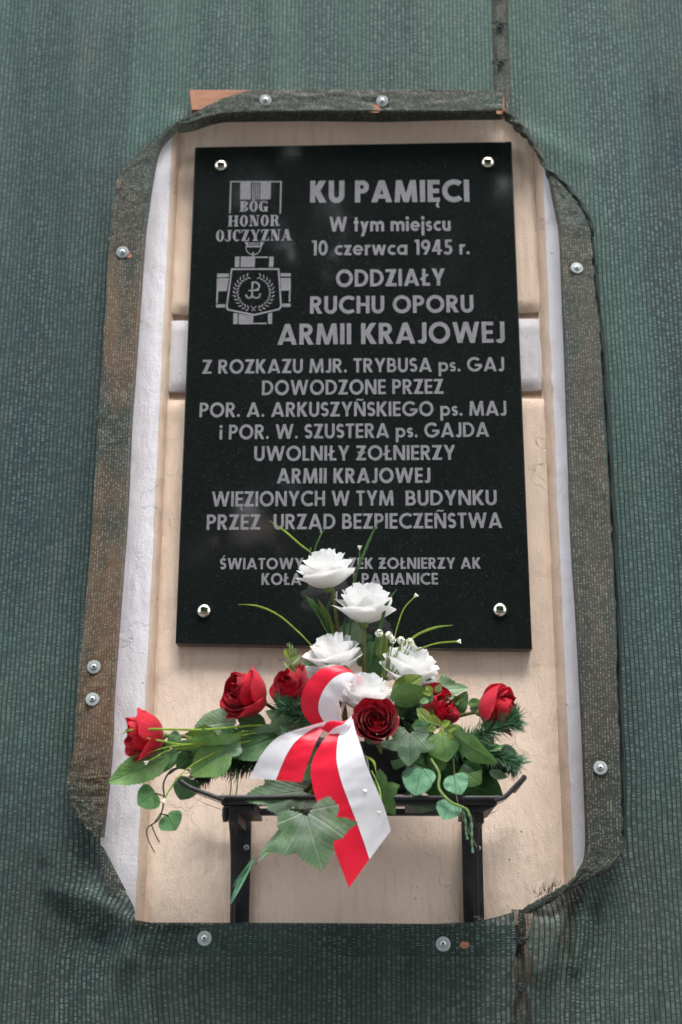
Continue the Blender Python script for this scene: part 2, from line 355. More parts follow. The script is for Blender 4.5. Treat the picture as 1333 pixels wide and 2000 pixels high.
# ------------------------------------------------------------------ the place behind the camera (seen in the polished stone)
def ground_mat(name, c1, c2, sc):
    m = NT(name); p = m.obj(); n1 = m.noise(p, sc, 5, .6); n2 = m.noise(p, sc*14, 4)
    m.set(Base_Color=m.mix(m.ramp(n1, .3, .7), c1, c2), Roughness=.85); m.bump(n2, .006); return m.m
b = MB(); b.add([(-200, -200, 0), (200, -200, 0), (200, 200, 0), (-200, 200, 0)], [(0, 1, 2, 3)])
tag(b.build('ground', ground_mat('ground_soil', (.10, .10, .08), (.16, .15, .12), .6), smooth=False), kind='structure')
b = MB(); b.box(-30, 30, -4.2, .5, -.02, .12)
tag(b.build('pavement', ground_mat('pavement_concrete', (.15, .145, .135), (.21, .205, .195), 1.5), smooth=False), kind='structure')
b = MB(); b.add([(-60, -11, .004), (60, -11, .004), (60, -4.2, .004), (-60, -4.2, .004)], [(0, 1, 2, 3)])
tag(b.build('road', ground_mat('asphalt', (.045, .045, .047), (.065, .065, .065), 2), smooth=False), kind='structure')
def tree(x, y, h, label, seed, cm, tm):
    rng = random.Random(seed); t = empty('broadleaf_tree', (x, y, 0), label, 'tree', 'trees across the street')
    b = MB(); b.tube([(x, y, -.1), (x+.05, y, h*.22), (x-.05, y+.05, h*.45), (x, y, h*.8)], [.24, .18, .13, .04], 8)
    cl = []
    for k in range(78):
        a = rng.uniform(0, 6.28); rr = rng.uniform(.3, 3.3); zz = h*rng.uniform(.20, .99); rr *= 1.25-abs(zz/h-.62)*1.3
        c = Vector((x+rr*math.cos(a), y+rr*math.sin(a), zz)); cl.append((c, rng.uniform(.8, 1.35)))
        b.tube([(x, y, zz*.72), (c+Vector((x, y, zz)))*.5+Vector((0, 0, -.2)), c], [.07, .04, .015], 5)
    b.build('trunk', tm, t)
    b = MB()
    for c, r in cl:
        for k in range(230):
            d = Vector((rng.gauss(0, 1), rng.gauss(0, 1), rng.gauss(0, .8))); d *= r*rng.random()**.4/max(d.length, .01); q = c+d
            a1 = Vector((rng.gauss(0, 1), rng.gauss(0, 1), rng.gauss(0, 1))).normalized(); a2 = a1.orthogonal().normalized(); s = rng.uniform(.15, .28)
            b.add([q-a1*s, q+a2*s*.6, q+a1*s, q-a2*s*.6], [(0, 1, 2, 3)])
    b.build('crown', cm, t, smooth=False)
crown_m = leafm('tree_foliage', (.022, .065, .012), (.05, .12, .022), (.04, .09, .02), False, .6); bark = plain('bark', (.11, .085, .06), .9, 0, .2, .4, 12)
for i, (x, y, h, l) in enumerate([(-6.4, -11.6, 16.6, 'broadleaf tree across the street, leftmost seen facing the plaque wall, low crown'), (-2.9, -12.2, 18.4, 'tall broadleaf tree across the street left of the middle'),
                                  (.5, -11.4, 17.4, 'broadleaf tree straight across the street from the plaque'), (3.9, -12.4, 16.2, 'smaller broadleaf tree across the street right of the middle'), (7.6, -11.8, 18.6, 'tall broadleaf tree across the street, rightmost of the row')]):
    tree(x, y, h, l, i+3, crown_m, bark)
bt = empty('townhouse', (0, -19, 0), 'grey rendered townhouse with rows of tall windows behind the street trees', 'building')
b = MB(); b.box(-16, 16, -26, -19, -.1, 7.6); b.build('wall', ground_mat('townhouse_render', (.36, .34, .31), (.42, .40, .37), 1), bt, smooth=False)
b = MB(); b.slab([(-16.4, -18.6, 7.6), (16.4, -18.6, 7.6), (16.4, -22.5, 9.6), (-16.4, -22.5, 9.6)], [(-16.4, -26.4, 7.6), (16.4, -26.4, 7.6), (16.4, -22.5, 9.59), (-16.4, -22.5, 9.59)])
b.build('roof', plain('roof_tile_brown', (.15, .07, .05), .8), bt, smooth=False)
wfm = plain('white_window_frame', (.75, .75, .75), .5); wpm = plain('window_glass', (.03, .035, .04), .05, 0, .8)
for k in range(10):
    for fl in (1.0, 4.4):
        x = -14.2+k*3.1
        b = MB()
        for a in ((x, x+.08, fl, fl+1.9), (x+1.12, x+1.2, fl, fl+1.9), (x+.08, x+1.12, fl+1.82, fl+1.9), (x+.08, x+1.12, fl, fl+.08), (x+.56, x+.64, fl+.08, fl+1.82)): b.box(a[0], a[1], -18.99, -18.9, a[2], a[3])
        w = b.build('window', wfm, bt, smooth=False)
        b = MB(); b.box(x+.08, x+1.12, -18.995, -18.96, fl+.08, fl+1.82); b.build('pane', wpm, w, smooth=False)

# ------------------------------------------------------------------ building wall
wall = empty('building_wall', (0, 0, 0), 'plastered house wall with cream panel between white bands behind the green net', 'wall')
zt, zb = 3.9, 0.12
def xz(px, py, Y): p = P(px, py, Y); return p.x, p.z
YW = -0.030; YB = -0.012
b = MB(); b.box(-6, 6, .03, .45, 0.0, 5.6); b.build('backing_wall', M['white'], wall, smooth=False)
xl = (xz(334, 330, YW)[0]+xz(304, 1010, YW)[0]+xz(283, 1570, YW)[0])/3
xr = (xz(1058, 480, YW)[0]+xz(1088, 1017, YW)[0]+xz(1120, 1600, YW)[0])/3
xfl = (xz(340, 450, 0)[0]+xz(290, 1700, 0)[0])/2 - .002
xfr = (xz(1046, 480, 0)[0]+xz(1110, 1640, 0)[0])/2
def worn_edge_panel(name, mat, xs0, xs1, y_front, y_back, splay, side):
    # vertical band with an uneven, chipped edge on one side
    n = 260; rows = []; uvs = []
    for i in range(n+1):
        z = 1.2+(zt-1.2)*i/n
        j = .0022*nz(z*9, 3.1*side)+.0014*nz(z*34, side)+(.0035*max(0, nz(z*21, side*5)-.30) if side > 0 else 0)
        if side > 0: r = [(xs0-splay+j*.6, y_back, z), (xs0-splay*.25+j, y_front+.004, z), (xs0+.003+j, y_front, z), (xs0+.03, y_front, z), (xs1, y_front, z)]
        else: r = [(xs1, y_front, z), (xs0-.03, y_front, z), (xs0-.003+j, y_front, z), (xs0+splay*.25+j, y_front+.004, z), (xs0+splay+j*.6, y_back, z)]
        rows.append([Vector(p) for p in r])
    b = MB(); b.grid(rows)
    b.mi = []
    for i in range(n):
        for k in range(4): b.mi.append(1 if (k <= 1 if side > 0 else k >= 2) else 0)
    return b.build(name, mat, wall, angle=180)
worn_edge_panel('white_band', [M['white'], M['edge']], xl, -2.2, YW, 0.0, .010, -1)
worn_edge_panel('white_band', [M['white'], M['edge']], xr, 2.2, YW, 0.0, .013, 1)
b = MB(); b.box(xl-.01, xr+.02, 0.0, .03, 1.2, zt); b.build('cream_ground_coat', M['edge'], wall, smooth=False)
def block(name, mat, z0, z1, x0, x1, yf=YB):
    # hand-run plaster: grid front, softly rounded and slightly wavy rim
    nx = 70; nzz = max(8, int((z1-z0)/.012)); rows = []
    for i in range(nzz+1):
        row = []
        for j in range(nx+1):
            s, t = j/nx, i/nzz
            X = x0+(x1-x0)*s; Z = z0+(z1-z0)*t
            e = min(s*(x1-x0), (1-s)*(x1-x0), t*(z1-z0), (1-t)*(z1-z0))
            rd = .006; dy = 0 if e > rd else (rd-math.sqrt(max(0, rd*rd-(rd-e)**2)))
            y = yf+dy+.0008*nz(X*14, Z*14)
            wob = .0018
            if j in (0, nx): X += wob*nz(Z*16, j)
            if i in (0, nzz): Z += wob*nz(X*16, i)
            row.append(Vector((X, y, Z)))
        rows.append(row)
    b = MB(); b.grid(rows)
    for e in (rows[0], rows[-1], [r[0] for r in rows], [r[-1] for r in rows]): b.grid([[p.copy() for p in e], [Vector((p.x, .012, p.z)) for p in e]])
    return b.build(name, mat, wall, angle=60)
zg = lambda a, c: (xz(340, a, YB)[1]+xz(1045, c, YB)[1])/2
block('cream_block', M['cream'], zg(611, 604), zt, xfl+.001, xfr-.003)
block('white_block', M['white'], zg(763, 757), zg(626, 618), xfl+.003, xfr-.005)
block('cream_block', M['cream'], 1.25, zg(779, 776), xfl+.002, xfr-.001)
# thin run of cream between block rim and the worn edge
for sx, x0, x1 in ((-1, xl+.010, xfl-.003), (1, xfr+.002, xr-.013)):
    rows = []
    for i in range(200):
        z = 1.25+(zt-1.25)*i/199; rows.append([Vector((x0, -.001, z)), Vector((x0+(x1-x0)*.3+.001*nz(z*12, sx), -.006, z)), Vector((x0+(x1-x0)*.75+.001*nz(z*9, sx*3), -.006, z)), Vector((x1, -.001, z))])
    b = MB(); b.grid(rows); b.build('cream_strip', M['cream'], wall, angle=180)

# ------------------------------------------------------------------ black granite plaque
YP = -0.036
plaque = empty('memorial_plaque', tuple(P(690, 770, YB)), 'black polished granite memorial plaque with engraved Polish inscription, fixed by four dome caps', 'plaque')
cor = [(343, 1257), (1040, 1268.5), (1000, 276), (381, 287)]
b = MB(); fr = [P(x, y, YP) for x, y in cor]; b.slab(fr, [Vector((p.x, YB-.0015, p.z)) for p in fr])
b.build('slab', M['granite'], plaque, bevel=.0018, seg=2)
for x, y in ((432, 324), (953, 318), (399, 1194), (977, 1192)):
    c = P(x, y, YP); b = MB(); rows = []
    for i in range(9):
        th = math.pi/2*i/8; r = .0118*math.cos(th); h = .0025+.0062*math.sin(th)
        rows.append([c+Vector((max(r, .00002)*math.cos(a), -h, max(r, .00002)*math.sin(a))) for a in [2*math.pi*k/28 for k in range(29)]])
    rows.insert(0, [c+Vector((.0118*math.cos(a), .0, .0118*math.sin(a))) for a in [2*math.pi*k/28 for k in range(29)]])
    b.grid(rows); b.build('dome_cap', M['brass'], plaque, angle=60)

# --- letter shapes: a union of strokes, each glyph unit-high
def quad(x0, y0, x1, y1): return [(x0, y0), (x1, y0), (x1, y1), (x0, y1)]
def rings(cx, cy, rx, ry, s, a0, a1, n=20, sy=None):
    sy = s if sy is None else sy; out = []
    for i in range(n):
        t0 = R(a0+(a1-a0)*i/n); t1 = R(a0+(a1-a0)*(i+1)/n)
        out.append([(cx+rx*math.cos(t0), cy+ry*math.sin(t0)), (cx+rx*math.cos(t1), cy+ry*math.sin(t1)), (cx+(rx-s)*math.cos(t1), cy+(ry-sy)*math.sin(t1)), (cx+(rx-s)*math.cos(t0), cy+(ry-sy)*math.sin(t0))])
    return out
def dia(xb, xt, w, y0=0., y1=1.): return [(xb-w/2, y0), (xb+w/2, y0), (xt+w/2, y1), (xt-w/2, y1)]
def seg(p, q, w):
    d = Vector((q[0]-p[0], q[1]-p[1])).normalized()*w/2; n = Vector((-d.y, d.x))
    return [(p[0]-n.x, p[1]-n.y), (q[0]-n.x, q[1]-n.y), (q[0]+n.x, q[1]+n.y), (p[0]+n.x, p[1]+n.y)]
def bowl(x0, x1, y0, y1, s):
    r = (y1-y0)/2; cx = x1-r; cy = (y0+y1)/2
    return [quad(x0, y0, cx+.002, y0+s*.9), quad(x0, y1-s*.9, cx+.002, y1)] + rings(cx, cy, r, r, s, -90, 90, 14, s*.9)
def glyph(c, s):
    h = s*.86; g = []; X = .68
    if c == ' ': return [], .30
    if c == 'A': w = .92; wd = s*1.12; g = [dia(wd/2, w/2, wd), dia(w-wd/2, w/2, wd), quad(.22*w, .17, .78*w, .17+h*.95)]
    elif c == 'Ą': g, w = glyph('A', s); g += rings(w-.02, -.13, .12, .13, s*.5, 90, 290, 10)
    elif c == 'B': w = .66; g = [quad(0, 0, s, 1)]+bowl(.05, .60, .5-h/2, 1, s)+bowl(.05, w, 0, .5+h/2, s)
    elif c == 'C': w = .86; g = rings(.53, .5, .53, .52, s, 48, 312, 26)
    elif c == 'D': w = .80; g = [quad(0, 0, s, 1), quad(.05, 0, .31, h), quad(.05, 1-h, .31, 1)]+rings(.30, .5, .5, .5, s, -90, 90, 20, h)
    elif c == 'E': w = .54; g = [quad(0, 0, s, 1), quad(0, 0, w, h), quad(0, 1-h, w, 1), quad(0, .5-h/2, w*.95, .5+h/2)]
    elif c == 'Ę': g, w = glyph('E', s); g += rings(w-.06, -.13, .12, .13, s*.5, 90, 290, 10)
    elif c == 'G': w = .98; g = rings(.53, .5, .53, .52, s, 45, 360, 28)+[quad(.55, .36, w+.08, .36+h), quad(w+.08-s, .25, w+.08, .5)]; w = 1.06
    elif c == 'H': w = .72; g = [quad(0, 0, s, 1), quad(w-s, 0, w, 1), quad(0, .5-h/2, w, .5+h/2)]
    elif c == 'I': w = s; g = [quad(0, 0, s, 1)]
    elif c == 'J': w = .42; g = [quad(w-s, .2, w, 1)]+rings(w-.22, .2, .22, .22, s, 180+20, 360, 12)
    elif c == 'K': w = .72; g = [quad(0, 0, s, 1), dia(s*.9+.02, w-s*.72, s*1.35, .42, 1), dia(w-s*.62, s*.9+.06, s*1.35, 0, .58)]
    elif c == 'L': w = .46; g = [quad(0, 0, s, 1), quad(0, 0, w, h)]
    elif c == 'Ł': w = .52; g = [quad(.06, 0, .06+s, 1), quad(.06, 0, w, h), seg((-.05, .36), (.06+s+.14, .66), s*.62)]
    elif c == 'M': w = 1.02; g = [dia(s/2, s/2+.07, s), dia(w-s/2, w-s/2-.07, s), dia(w/2, s/2+.09, s), dia(w/2, w-s/2-.09, s)]
    elif c == 'N': w = .80; g = [quad(0, 0, s, 1), quad(w-s, 0, w, 1), dia(w-s*.6, s*.6, s*1.2)]
    elif c == 'Ń': g, w = glyph('N', s); t = s*.55; g += [seg((w/2-.24, 1.10), (w/2-.10, 1.17), t), seg((w/2-.12, 1.17), (w/2+.10, 1.11), t), seg((w/2+.08, 1.11), (w/2+.24, 1.18), t)]
    elif c == 'O': w = 1.0; g = rings(.5, .5, .5, .52, s, 0, 360, 36)
    elif c == 'Ó': g, w = glyph('O', s)
    elif c == 'P': w = .62; g = [quad(0, 0, s, 1)]+bowl(.05, w, .40, 1, s)
    elif c == 'R': w = .68; g = [quad(0, 0, s, 1)]+bowl(.05, .62, .42, 1, s)+[dia(w-s*.6, .28, s*1.2, 0, .5)]
    elif c in 'SŚ':
        w = .56; r = .25+s/4; g = rings(w/2, 1-r, w/2, r, s, 25, 270, 18, s)+rings(w/2, r, w/2, r, s, 90, -155, 18, s)
        if c == 'Ś': g.append(seg((w/2-.02, 1.05), (w/2+.12, 1.25), s*.62))
    elif c == 'T': w = .60; g = [quad(0, 1-h, w, 1), quad(w/2-s/2, 0, w/2+s/2, 1)]
    elif c == 'U': w = .70; g = [quad(0, .33, s, 1), quad(w-s, .33, w, 1)]+rings(w/2, .34, w/2, .36, s, 180, 360, 18)
    elif c == 'W': w = 1.26; wd = s*1.05; g = [dia(w*.27, wd/2, wd), dia(w*.27, w*.5, wd), dia(w*.73, w*.5, wd), dia(w*.73, w-wd/2, wd)]
    elif c == 'Y': w = .78; wd = s*1.15; g = [quad(w/2-s/2, 0, w/2+s/2, .5), dia(w/2, wd/2, wd, .38, 1), dia(w/2, w-wd/2, wd, .38, 1)]
    elif c == 'Z': w = .66; g = [quad(0, 0, w, h), quad(0, 1-h, w-.02, 1), dia(s*.7, w-s*.72, s*1.4)]
    elif c == 'Ż': g, w = glyph('Z', s); g.append(quad(.08, .46, w-.06, .46+s*.6))
    elif c == '.': w = s*1.1; g = rings(w/2, w/2, w/2, w/2, w/2-.001, 0, 360, 12)
    elif c == 'm': w = .98; g = [quad(0, 0, s, X), quad(.5*w-s/2, 0, .5*w+s/2, .48), quad(w-s, 0, w, .48)]+rings(.27*w, X-.23, .29, .24, s, 0, 160, 12)+rings(.74*w, X-.23, .27, .24, s, 0, 160, 12)
    elif c == 'i': w = s; g = [quad(0, 0, s, X)]+rings(s/2, .88, s*.62, s*.62, s*.6, 0, 360, 12)
    elif c == 'j': w = s; g = [quad(0, -.30, s, X)]+rings(s/2, .88, s*.62, s*.62, s*.6, 0, 360, 12)
    elif c == 'e': w = .68; g = rings(.34, X/2, .34, X/2, s*.9, 0, 320, 22)+[quad(.1, X/2-s*.36, .67, X/2+s*.3)]
    elif c == 's': w = .44; r = X/4+s/4.4; g = rings(w/2, X-r, w/2, r, s*.86, 25, 270, 14)+rings(w/2, r, w/2, r, s*.86, 90, -155, 14)
    elif c == 'c': w = .52; g = rings(.34, X/2, .34, X/2, s*.9, 52, 308, 18)
    elif c == 'u': w = .58; g = [quad(0, .26, s, X), quad(w-s, 0, w, X)]+rings(w/2, .27, w/2, .28, s, 180, 360, 14)
    elif c == 't': w = .36; g = [quad(w/2-s/2, 0, w/2+s/2, .95), quad(0, X-h*.9, w, X)]
    elif c == 'y': w = .60; wd = s*1.1; g = [dia(.33, wd/2, wd, 0, X), dia(.16, w-wd/2, wd, -.32, X)]
    elif c == 'z': w = .48; g = [quad(0, 0, w, h*.9), quad(0, X-h*.9, w, X), dia(s*.7, w-s*.7, s*1.3, 0, X)]
    elif c == 'r': w = .36; g = [quad(0, 0, s, X)]+rings(.30, X-.22, .28, .23, s*.95, 65, 175, 8)
    elif c == 'w': w = .94; wd = s*1.0; g = [dia(w*.27, wd/2, wd, 0, X), dia(w*.27, w*.5, wd, 0, X), dia(w*.73, w*.5, wd, 0, X), dia(w*.73, w-wd/2, wd, 0, X)]
    elif c == 'a': w = .68; g = rings(.34, X/2, .34, X/2, s*.9, 0, 360, 24)+[quad(w-s, 0, w, X)]
    elif c == 'p': w = .68; g = rings(.34, X/2, .34, X/2, s*.9, 0, 360, 24)+[quad(0, -.32, s, X)]
    elif c == '1': w = .34; g = [quad(w-s, 0, w, 1), quad(.02, 1-h, w, 1)]
    elif c == '0': w = .62; g = rings(w/2, .5, w/2, .51, s, 0, 360, 26)
    elif c == '9': w = .62; g = rings(w/2, .67, w/2, .33, s, 0, 360, 24)+[dia(.26, .50, s*1.15, 0, .52)]
    elif c == '4': w = .66; g = [quad(w-s-.12, 0, w-.12, 1), quad(0, .2, w, .2+h*.9), dia(.08, w-s-.08, s*1.1, .22, 1)]
    elif c == '5': w = .58; g = [quad(.12, 1-h, w-.04, 1), quad(.10, .5, .10+s*.9, 1)]+rings(.26, .32, .32, .34, s, 125, -150, 18)
    else: raise ValueError(c)
    return g, w
def sglyph(c):
    # high-contrast slab-serif capitals of the emblem's motto
    T, t = .30, .09; s = []
    def st(x, w=T): return [quad(x, 0, x+w, 1), quad(x-.07, 0, x+w+.07, t), quad(x-.07, 1-t, x+w+.07, 1)]
    if c in 'OÓ':
        w = .72; s = rings(w/2, .5, w/2, .52, .25, 0, 360, 28, .09)
        if c == 'Ó': s.append(seg((w/2-.06, 1.06), (w/2+.08, 1.22), .12))
    elif c == 'B': w = .72; s = st(.07)+rings(.36, .75, .32, .25, .22, -90, 90, 12, .08)+rings(.36, .26, .36, .26, .24, -90, 90, 12, .08)+[quad(.3, .46, .4, .54)]
    elif c == 'G': w = .76; s = rings(.38, .5, .38, .52, .26, 50, 310, 24, .09)+[quad(.44, 0, .74, .46), quad(.38, .40, .80, .48), quad(.62, .68, .70, 1)]
    elif c == 'H': w = .92; s = st(.07, .25)+st(.60, .25)+[quad(.3, .45, .62, .54)]
    elif c == 'N': w = .88; s = [quad(.12, 0, .20, 1), quad(.0, 0, .32, t), quad(.0, 1-t, .25, 1), quad(.70, 0, .78, 1), quad(.60, 1-t, .90, 1), dia(.64, .24, .30)]
    elif c == 'R': w = .84; s = st(.07, .25)+rings(.38, .74, .34, .26, .22, -90, 90, 12, .08)+[dia(.66, .50, .26, 0, .52), quad(.55, 0, .86, t), quad(.3, .48, .42, .56)]
    elif c == 'J': w = .56; s = [quad(.24, .18, .48, 1), quad(.16, 1-t, .56, 1)]+rings(.22, .20, .26, .22, .12, 180, 360, 12, .09)
    elif c == 'C': w = .66; s = rings(.36, .5, .36, .52, .25, 50, 310, 24, .09)+[quad(.56, .66, .64, 1)]
    elif c == 'Z': w = .70; s = [quad(0, 0, .68, t), quad(.02, 1-t, .68, 1), dia(.16, .52, .30), quad(.60, 0, .68, .3), quad(.02, .72, .10, 1)]
    elif c == 'Y': w = .84; s = [quad(.30, 0, .56, .5), quad(.20, 0, .66, t), dia(.42, .16, .27, .42, 1), dia(.48, .70, .09, .45, 1), quad(0, 1-t, .36, 1), quad(.58, 1-t, .84, 1)]
    elif c == 'A': w = .90; s = [dia(.12, .42, .09), dia(.68, .44, .30), quad(.2, .25, .6, .33), quad(0, 0, .28, t), quad(.50, 0, .92, t)]
    return s, w
def union(polys):
    vs = []; fs = []
    for p in polys:
        a = sum(p[i][0]*p[(i+1) % len(p)][1]-p[(i+1) % len(p)][0]*p[i][1] for i in range(len(p)))
        if abs(a) < 1e-9: continue
        if a < 0: p = p[::-1]
        fs.append(list(range(len(vs), len(vs)+len(p)))); vs += [Vector(q) for q in p]
    r = delaunay_2d_cdt(vs, [], fs, 0, 1e-6); return r[0], [f for f, o in zip(r[2], r[5]) if o]
YL = YP-.0004
def line(text, l, r, cap, s, serif=False, name='inscription_line', gap=.105):
    x = 0; polys = []
    fn = sglyph if serif else (lambda c: glyph(c, s))
    for i, c in enumerate(text):
        g, w = fn(c)
        polys += [[(a+x, bb) for a, bb in q] for q in g]; x += w+(gap if c != ' ' else .06)
    x -= gap; L = P(l[0], l[1], YL); Rr = P(r[0], r[1], YL); ax = (Rr-L)/x
    hh = (P(l[0], l[1]-cap, YL)-L).length; v2, fs = union(polys)
    b = MB(); b.add([L+ax*q.x+Vector((0, 0, hh*q.y)) for q in v2], [f[::-1] if False else f for f in fs]); b.build(name, M['engrave'], plaque, smooth=False)
line('KU PAMIĘCI', (606, 396), (917.5, 394), 43, .235)
line('W tym miejscu', (643.6, 452.3), (880.8, 451), 29, .205)
line('10 czerwca 1945 r.', (609, 499), (918, 497), 29.5, .19)
line('ODDZIAŁY', (656.6, 560.4), (870, 557.7), 33.5, .205)
line('RUCHU OPORU', (605.8, 612.8), (925.6, 610), 34, .205)
line('ARMII KRAJOWEJ', (542, 673.8), (986.7, 669), 41, .205)
line('Z ROZKAZU MJR. TRYBUSA ps. GAJ', (395.6, 730.2), (985.5, 724.8), 27.5, .19)
line('DOWODZONE PRZEZ', (511.8, 771.8), (866.7, 769), 29, .19)
line('POR. A. ARKUSZYŃSKIEGO ps. MAJ', (389.7, 815), (990, 811.5), 28.5, .19)
line('i POR. W. SZUSTERA ps. GAJDA', (429, 858.3), (956, 853), 28.5, .19)
line('UWOLNIŁY ŻOŁNIERZY', (496.7, 900.4), (890, 898), 29, .19)
line('ARMII KRAJOWEJ', (541, 944.2), (841.3, 943), 29.5, .205)
line('WIĘZIONYCH W TYM', (413.5, 989.6), (769.5, 987.3), 29.5, .19)
line('BUDYNKU', (792.7, 987.3), (971, 986.3), 29.5, .19)
line('PRZEZ', (403.7, 1035), (508.6, 1034.3), 30, .19)
line('URZĄD BEZPIECZEŃSTWA', (534.5, 1034), (981.5, 1031), 30, .19)
line('ŚWIATOWY ZWIĄZEK ŻOŁNIERZY AK', (429.7, 1112), (939.7, 1110.6), 22, .205)
line('KOŁA', (511, 1142.5), (589, 1142.5), 23, .205)
line('I', (656, 1173), (659.5, 1173), 18, 1.0)
line('I', (690, 1142), (694, 1142), 23, 1.0)
line('PABIANICE', (707, 1142), (856, 1141.5), 22.5, .205)
line('BÓG', (468.5, 413.5), (523.5, 413), 20.5, .2, True, 'emblem_motto')
line('HONOR', (445.5, 442.5), (546.5, 441), 21.5, .2, True, 'emblem_motto', .12)
line('OJCZYZNA', (422, 471.5), (570, 469.5), 22, .2, True, 'emblem_motto', .09)
# emblem: measured on the enlarged crop (scale 6.06, origin 400,330)
def E(polys, name):
    v2, fs = union(polys); b = MB(); b.add([P(400+q.x/6.06, 330+q.y/6.06, YL) for q in v2], fs); b.build(name, M['engrave'], plaque, smooth=False)
Q = lambda *a: [(a[i], a[i+1]) for i in range(0, len(a), 2)]
g = [Q(303, 142, 915, 142, 915, 158, 303, 158), Q(303, 142, 322, 142, 310, 528, 290, 528), Q(895, 142, 915, 142, 906, 528, 887, 528),
     Q(425, 158, 547, 158, 545, 360, 420, 362), Q(660, 158, 785, 158, 782, 358, 660, 360)]
for x in (566, 590, 614, 638): g.append(Q(x, 158, x+10, 158, x+9, 360, x-1, 360))
E(g, 'emblem_ribbon_bar')
g = [Q(470, 864, 520, 864, 520, 915, 500, 915), Q(655, 862, 708, 862, 680, 915, 655, 915), Q(486, 912, 676, 910, 676, 926, 486, 928)]
for x in (532, 556, 580, 604, 628): g.append(Q(x, 866, x+12, 866, x+12, 912, x, 912))
g += rings(578, 920, 95, 100, 11, 0, 180, 20)+[Q(565, 985, 585, 985, 585, 1040, 565, 1040)]
g += [Q(360, 1036, 414, 1036, 412, 1162, 358, 1162), Q(430, 1036, 600, 1036, 594, 1160, 426, 1162), Q(600, 1036, 750, 1036, 750, 1054, 600, 1054), Q(766, 1036, 818, 1036, 814, 1160, 762, 1160)]
g += [Q(342, 1704, 394, 1710, 390, 1836, 338, 1836), Q(406, 1712, 560, 1735, 578, 1738, 574, 1838, 402, 1838), Q(574, 1820, 735, 1820, 735, 1836, 574, 1836), Q(752, 1712, 802, 1698, 798, 1834, 750, 1834)]
g += [Q(148, 1238, 290, 1236, 288, 1280, 146, 1284), Q(146, 1294, 286, 1292, 262, 1446, 142, 1448), Q(142, 1448, 162, 1448, 156, 1588, 136, 1590), Q(136, 1602, 246, 1600, 244, 1640, 134, 1642)]
g += [Q(898, 1234, 1022, 1234, 1022, 1272, 900, 1272), Q(900, 1292, 1020, 1290, 1020, 1440, 908, 1442), Q(998, 1440, 1018, 1440, 1016, 1575, 996, 1575), Q(918, 1594, 1018, 1592, 1016, 1632, 918, 1634)]
sh = [(322, 1186), (876, 1184), (906, 1628), (880, 1660), (590, 1728), (276, 1664), (262, 1636)]
for i in range(len(sh)): g.append(seg(sh[i], sh[(i+1) % len(sh)], 21)); g += rings(sh[i][0], sh[i][1], 10.5, 10.5, 10.4, 0, 360, 8)
E(g, 'emblem_cross')
g = []
for sgn in (-1, 1):
    for k in range(13):
        a = R(90+sgn*(22+k*11.6))*1.0; cx, cy = 582, 1462; rx, ry = 212, 200
        a = R(-90+sgn*(24+k*11.8)); x = cx+rx*math.cos(a); y = cy+ry*math.sin(a)
        tx, ty = math.sin(a)*sgn*1., -math.cos(a)*sgn
        for off in (-1, 1):
            nx_, ny_ = math.cos(a)*off, math.sin(a)*off
            p0 = (x, y); p1 = (x+tx*42+nx_*40, y+ty*42+ny_*40); mx, my = (p0[0]+p1[0])/2, (p0[1]+p1[1])/2
            d = Vector((p1[0]-p0[0], p1[1]-p0[1])).normalized(); g.append([p0, (mx-d.y*9, my+d.x*9), p1, (mx+d.y*9, my-d.x*9)])
g.append(seg((548, 1620), (600, 1680), 9)); g.append(seg((612, 1620), (556, 1680), 9))
E(g, 'emblem_wreath')
g = [seg((568, 1332), (560, 1520), 22), seg((520, 1440), (640, 1436), 17)]
g += rings(592, 1388, 66, 58, 22, -110, 92, 18)+rings(527, 1492, 44, 44, 20, 0, 168, 14)+rings(612, 1492, 56, 44, 20, 12, 180, 14)
g.append(seg((478, 1500), (505, 1488), 14)); g.append(seg((640, 1486), (672, 1480), 14))
E(g, 'emblem_anchor')

# ------------------------------------------------------------------ battens
YN = -0.046                     # plane of the slack net
YF, YK = -0.076, -0.047         # batten front and back
def batten(pts_front, label, mat, yf=YF, yk=YK):
    fr = [P(x, y, yf) for x, y in pts_front]; b = MB(); b.slab(fr, [Vector((p.x, yk, p.z)) for p in fr])
    o = b.build('wooden_batten', mat, None, bevel=.0015); tag(o, label, 'batten', 'battens framing the opening in the net')
    return o
batten([(374, 215), (987, 217), (984, 178), (370, 175)], 'orange-brown wooden batten across the top of the opening above the plaque', M['wood'])
batten([(155, 1530), (205, 1530), (277, 345), (229, 350)], 'weathered orange wooden batten standing left of the plaque, mostly wrapped in net', M['wood2'])
batten([(1150, 1672), (1210, 1672), (1152, 452), (1102, 452)], 'grey-brown wooden batten standing right of the plaque under the folded net', plain('grey_wood', (.22, .15, .11), .8, 0, .3, .3, 60))
batten([(262, 1868), (1020, 1868), (1020, 1806), (262, 1806)], 'wooden batten lying behind the net below the flower shelf', plain('shade_dark_wood', (.07, .045, .03), .8, 0, .3, .3, 60), -.056, -.031)  # wood coloured dark to stand in for the lack of light behind the net

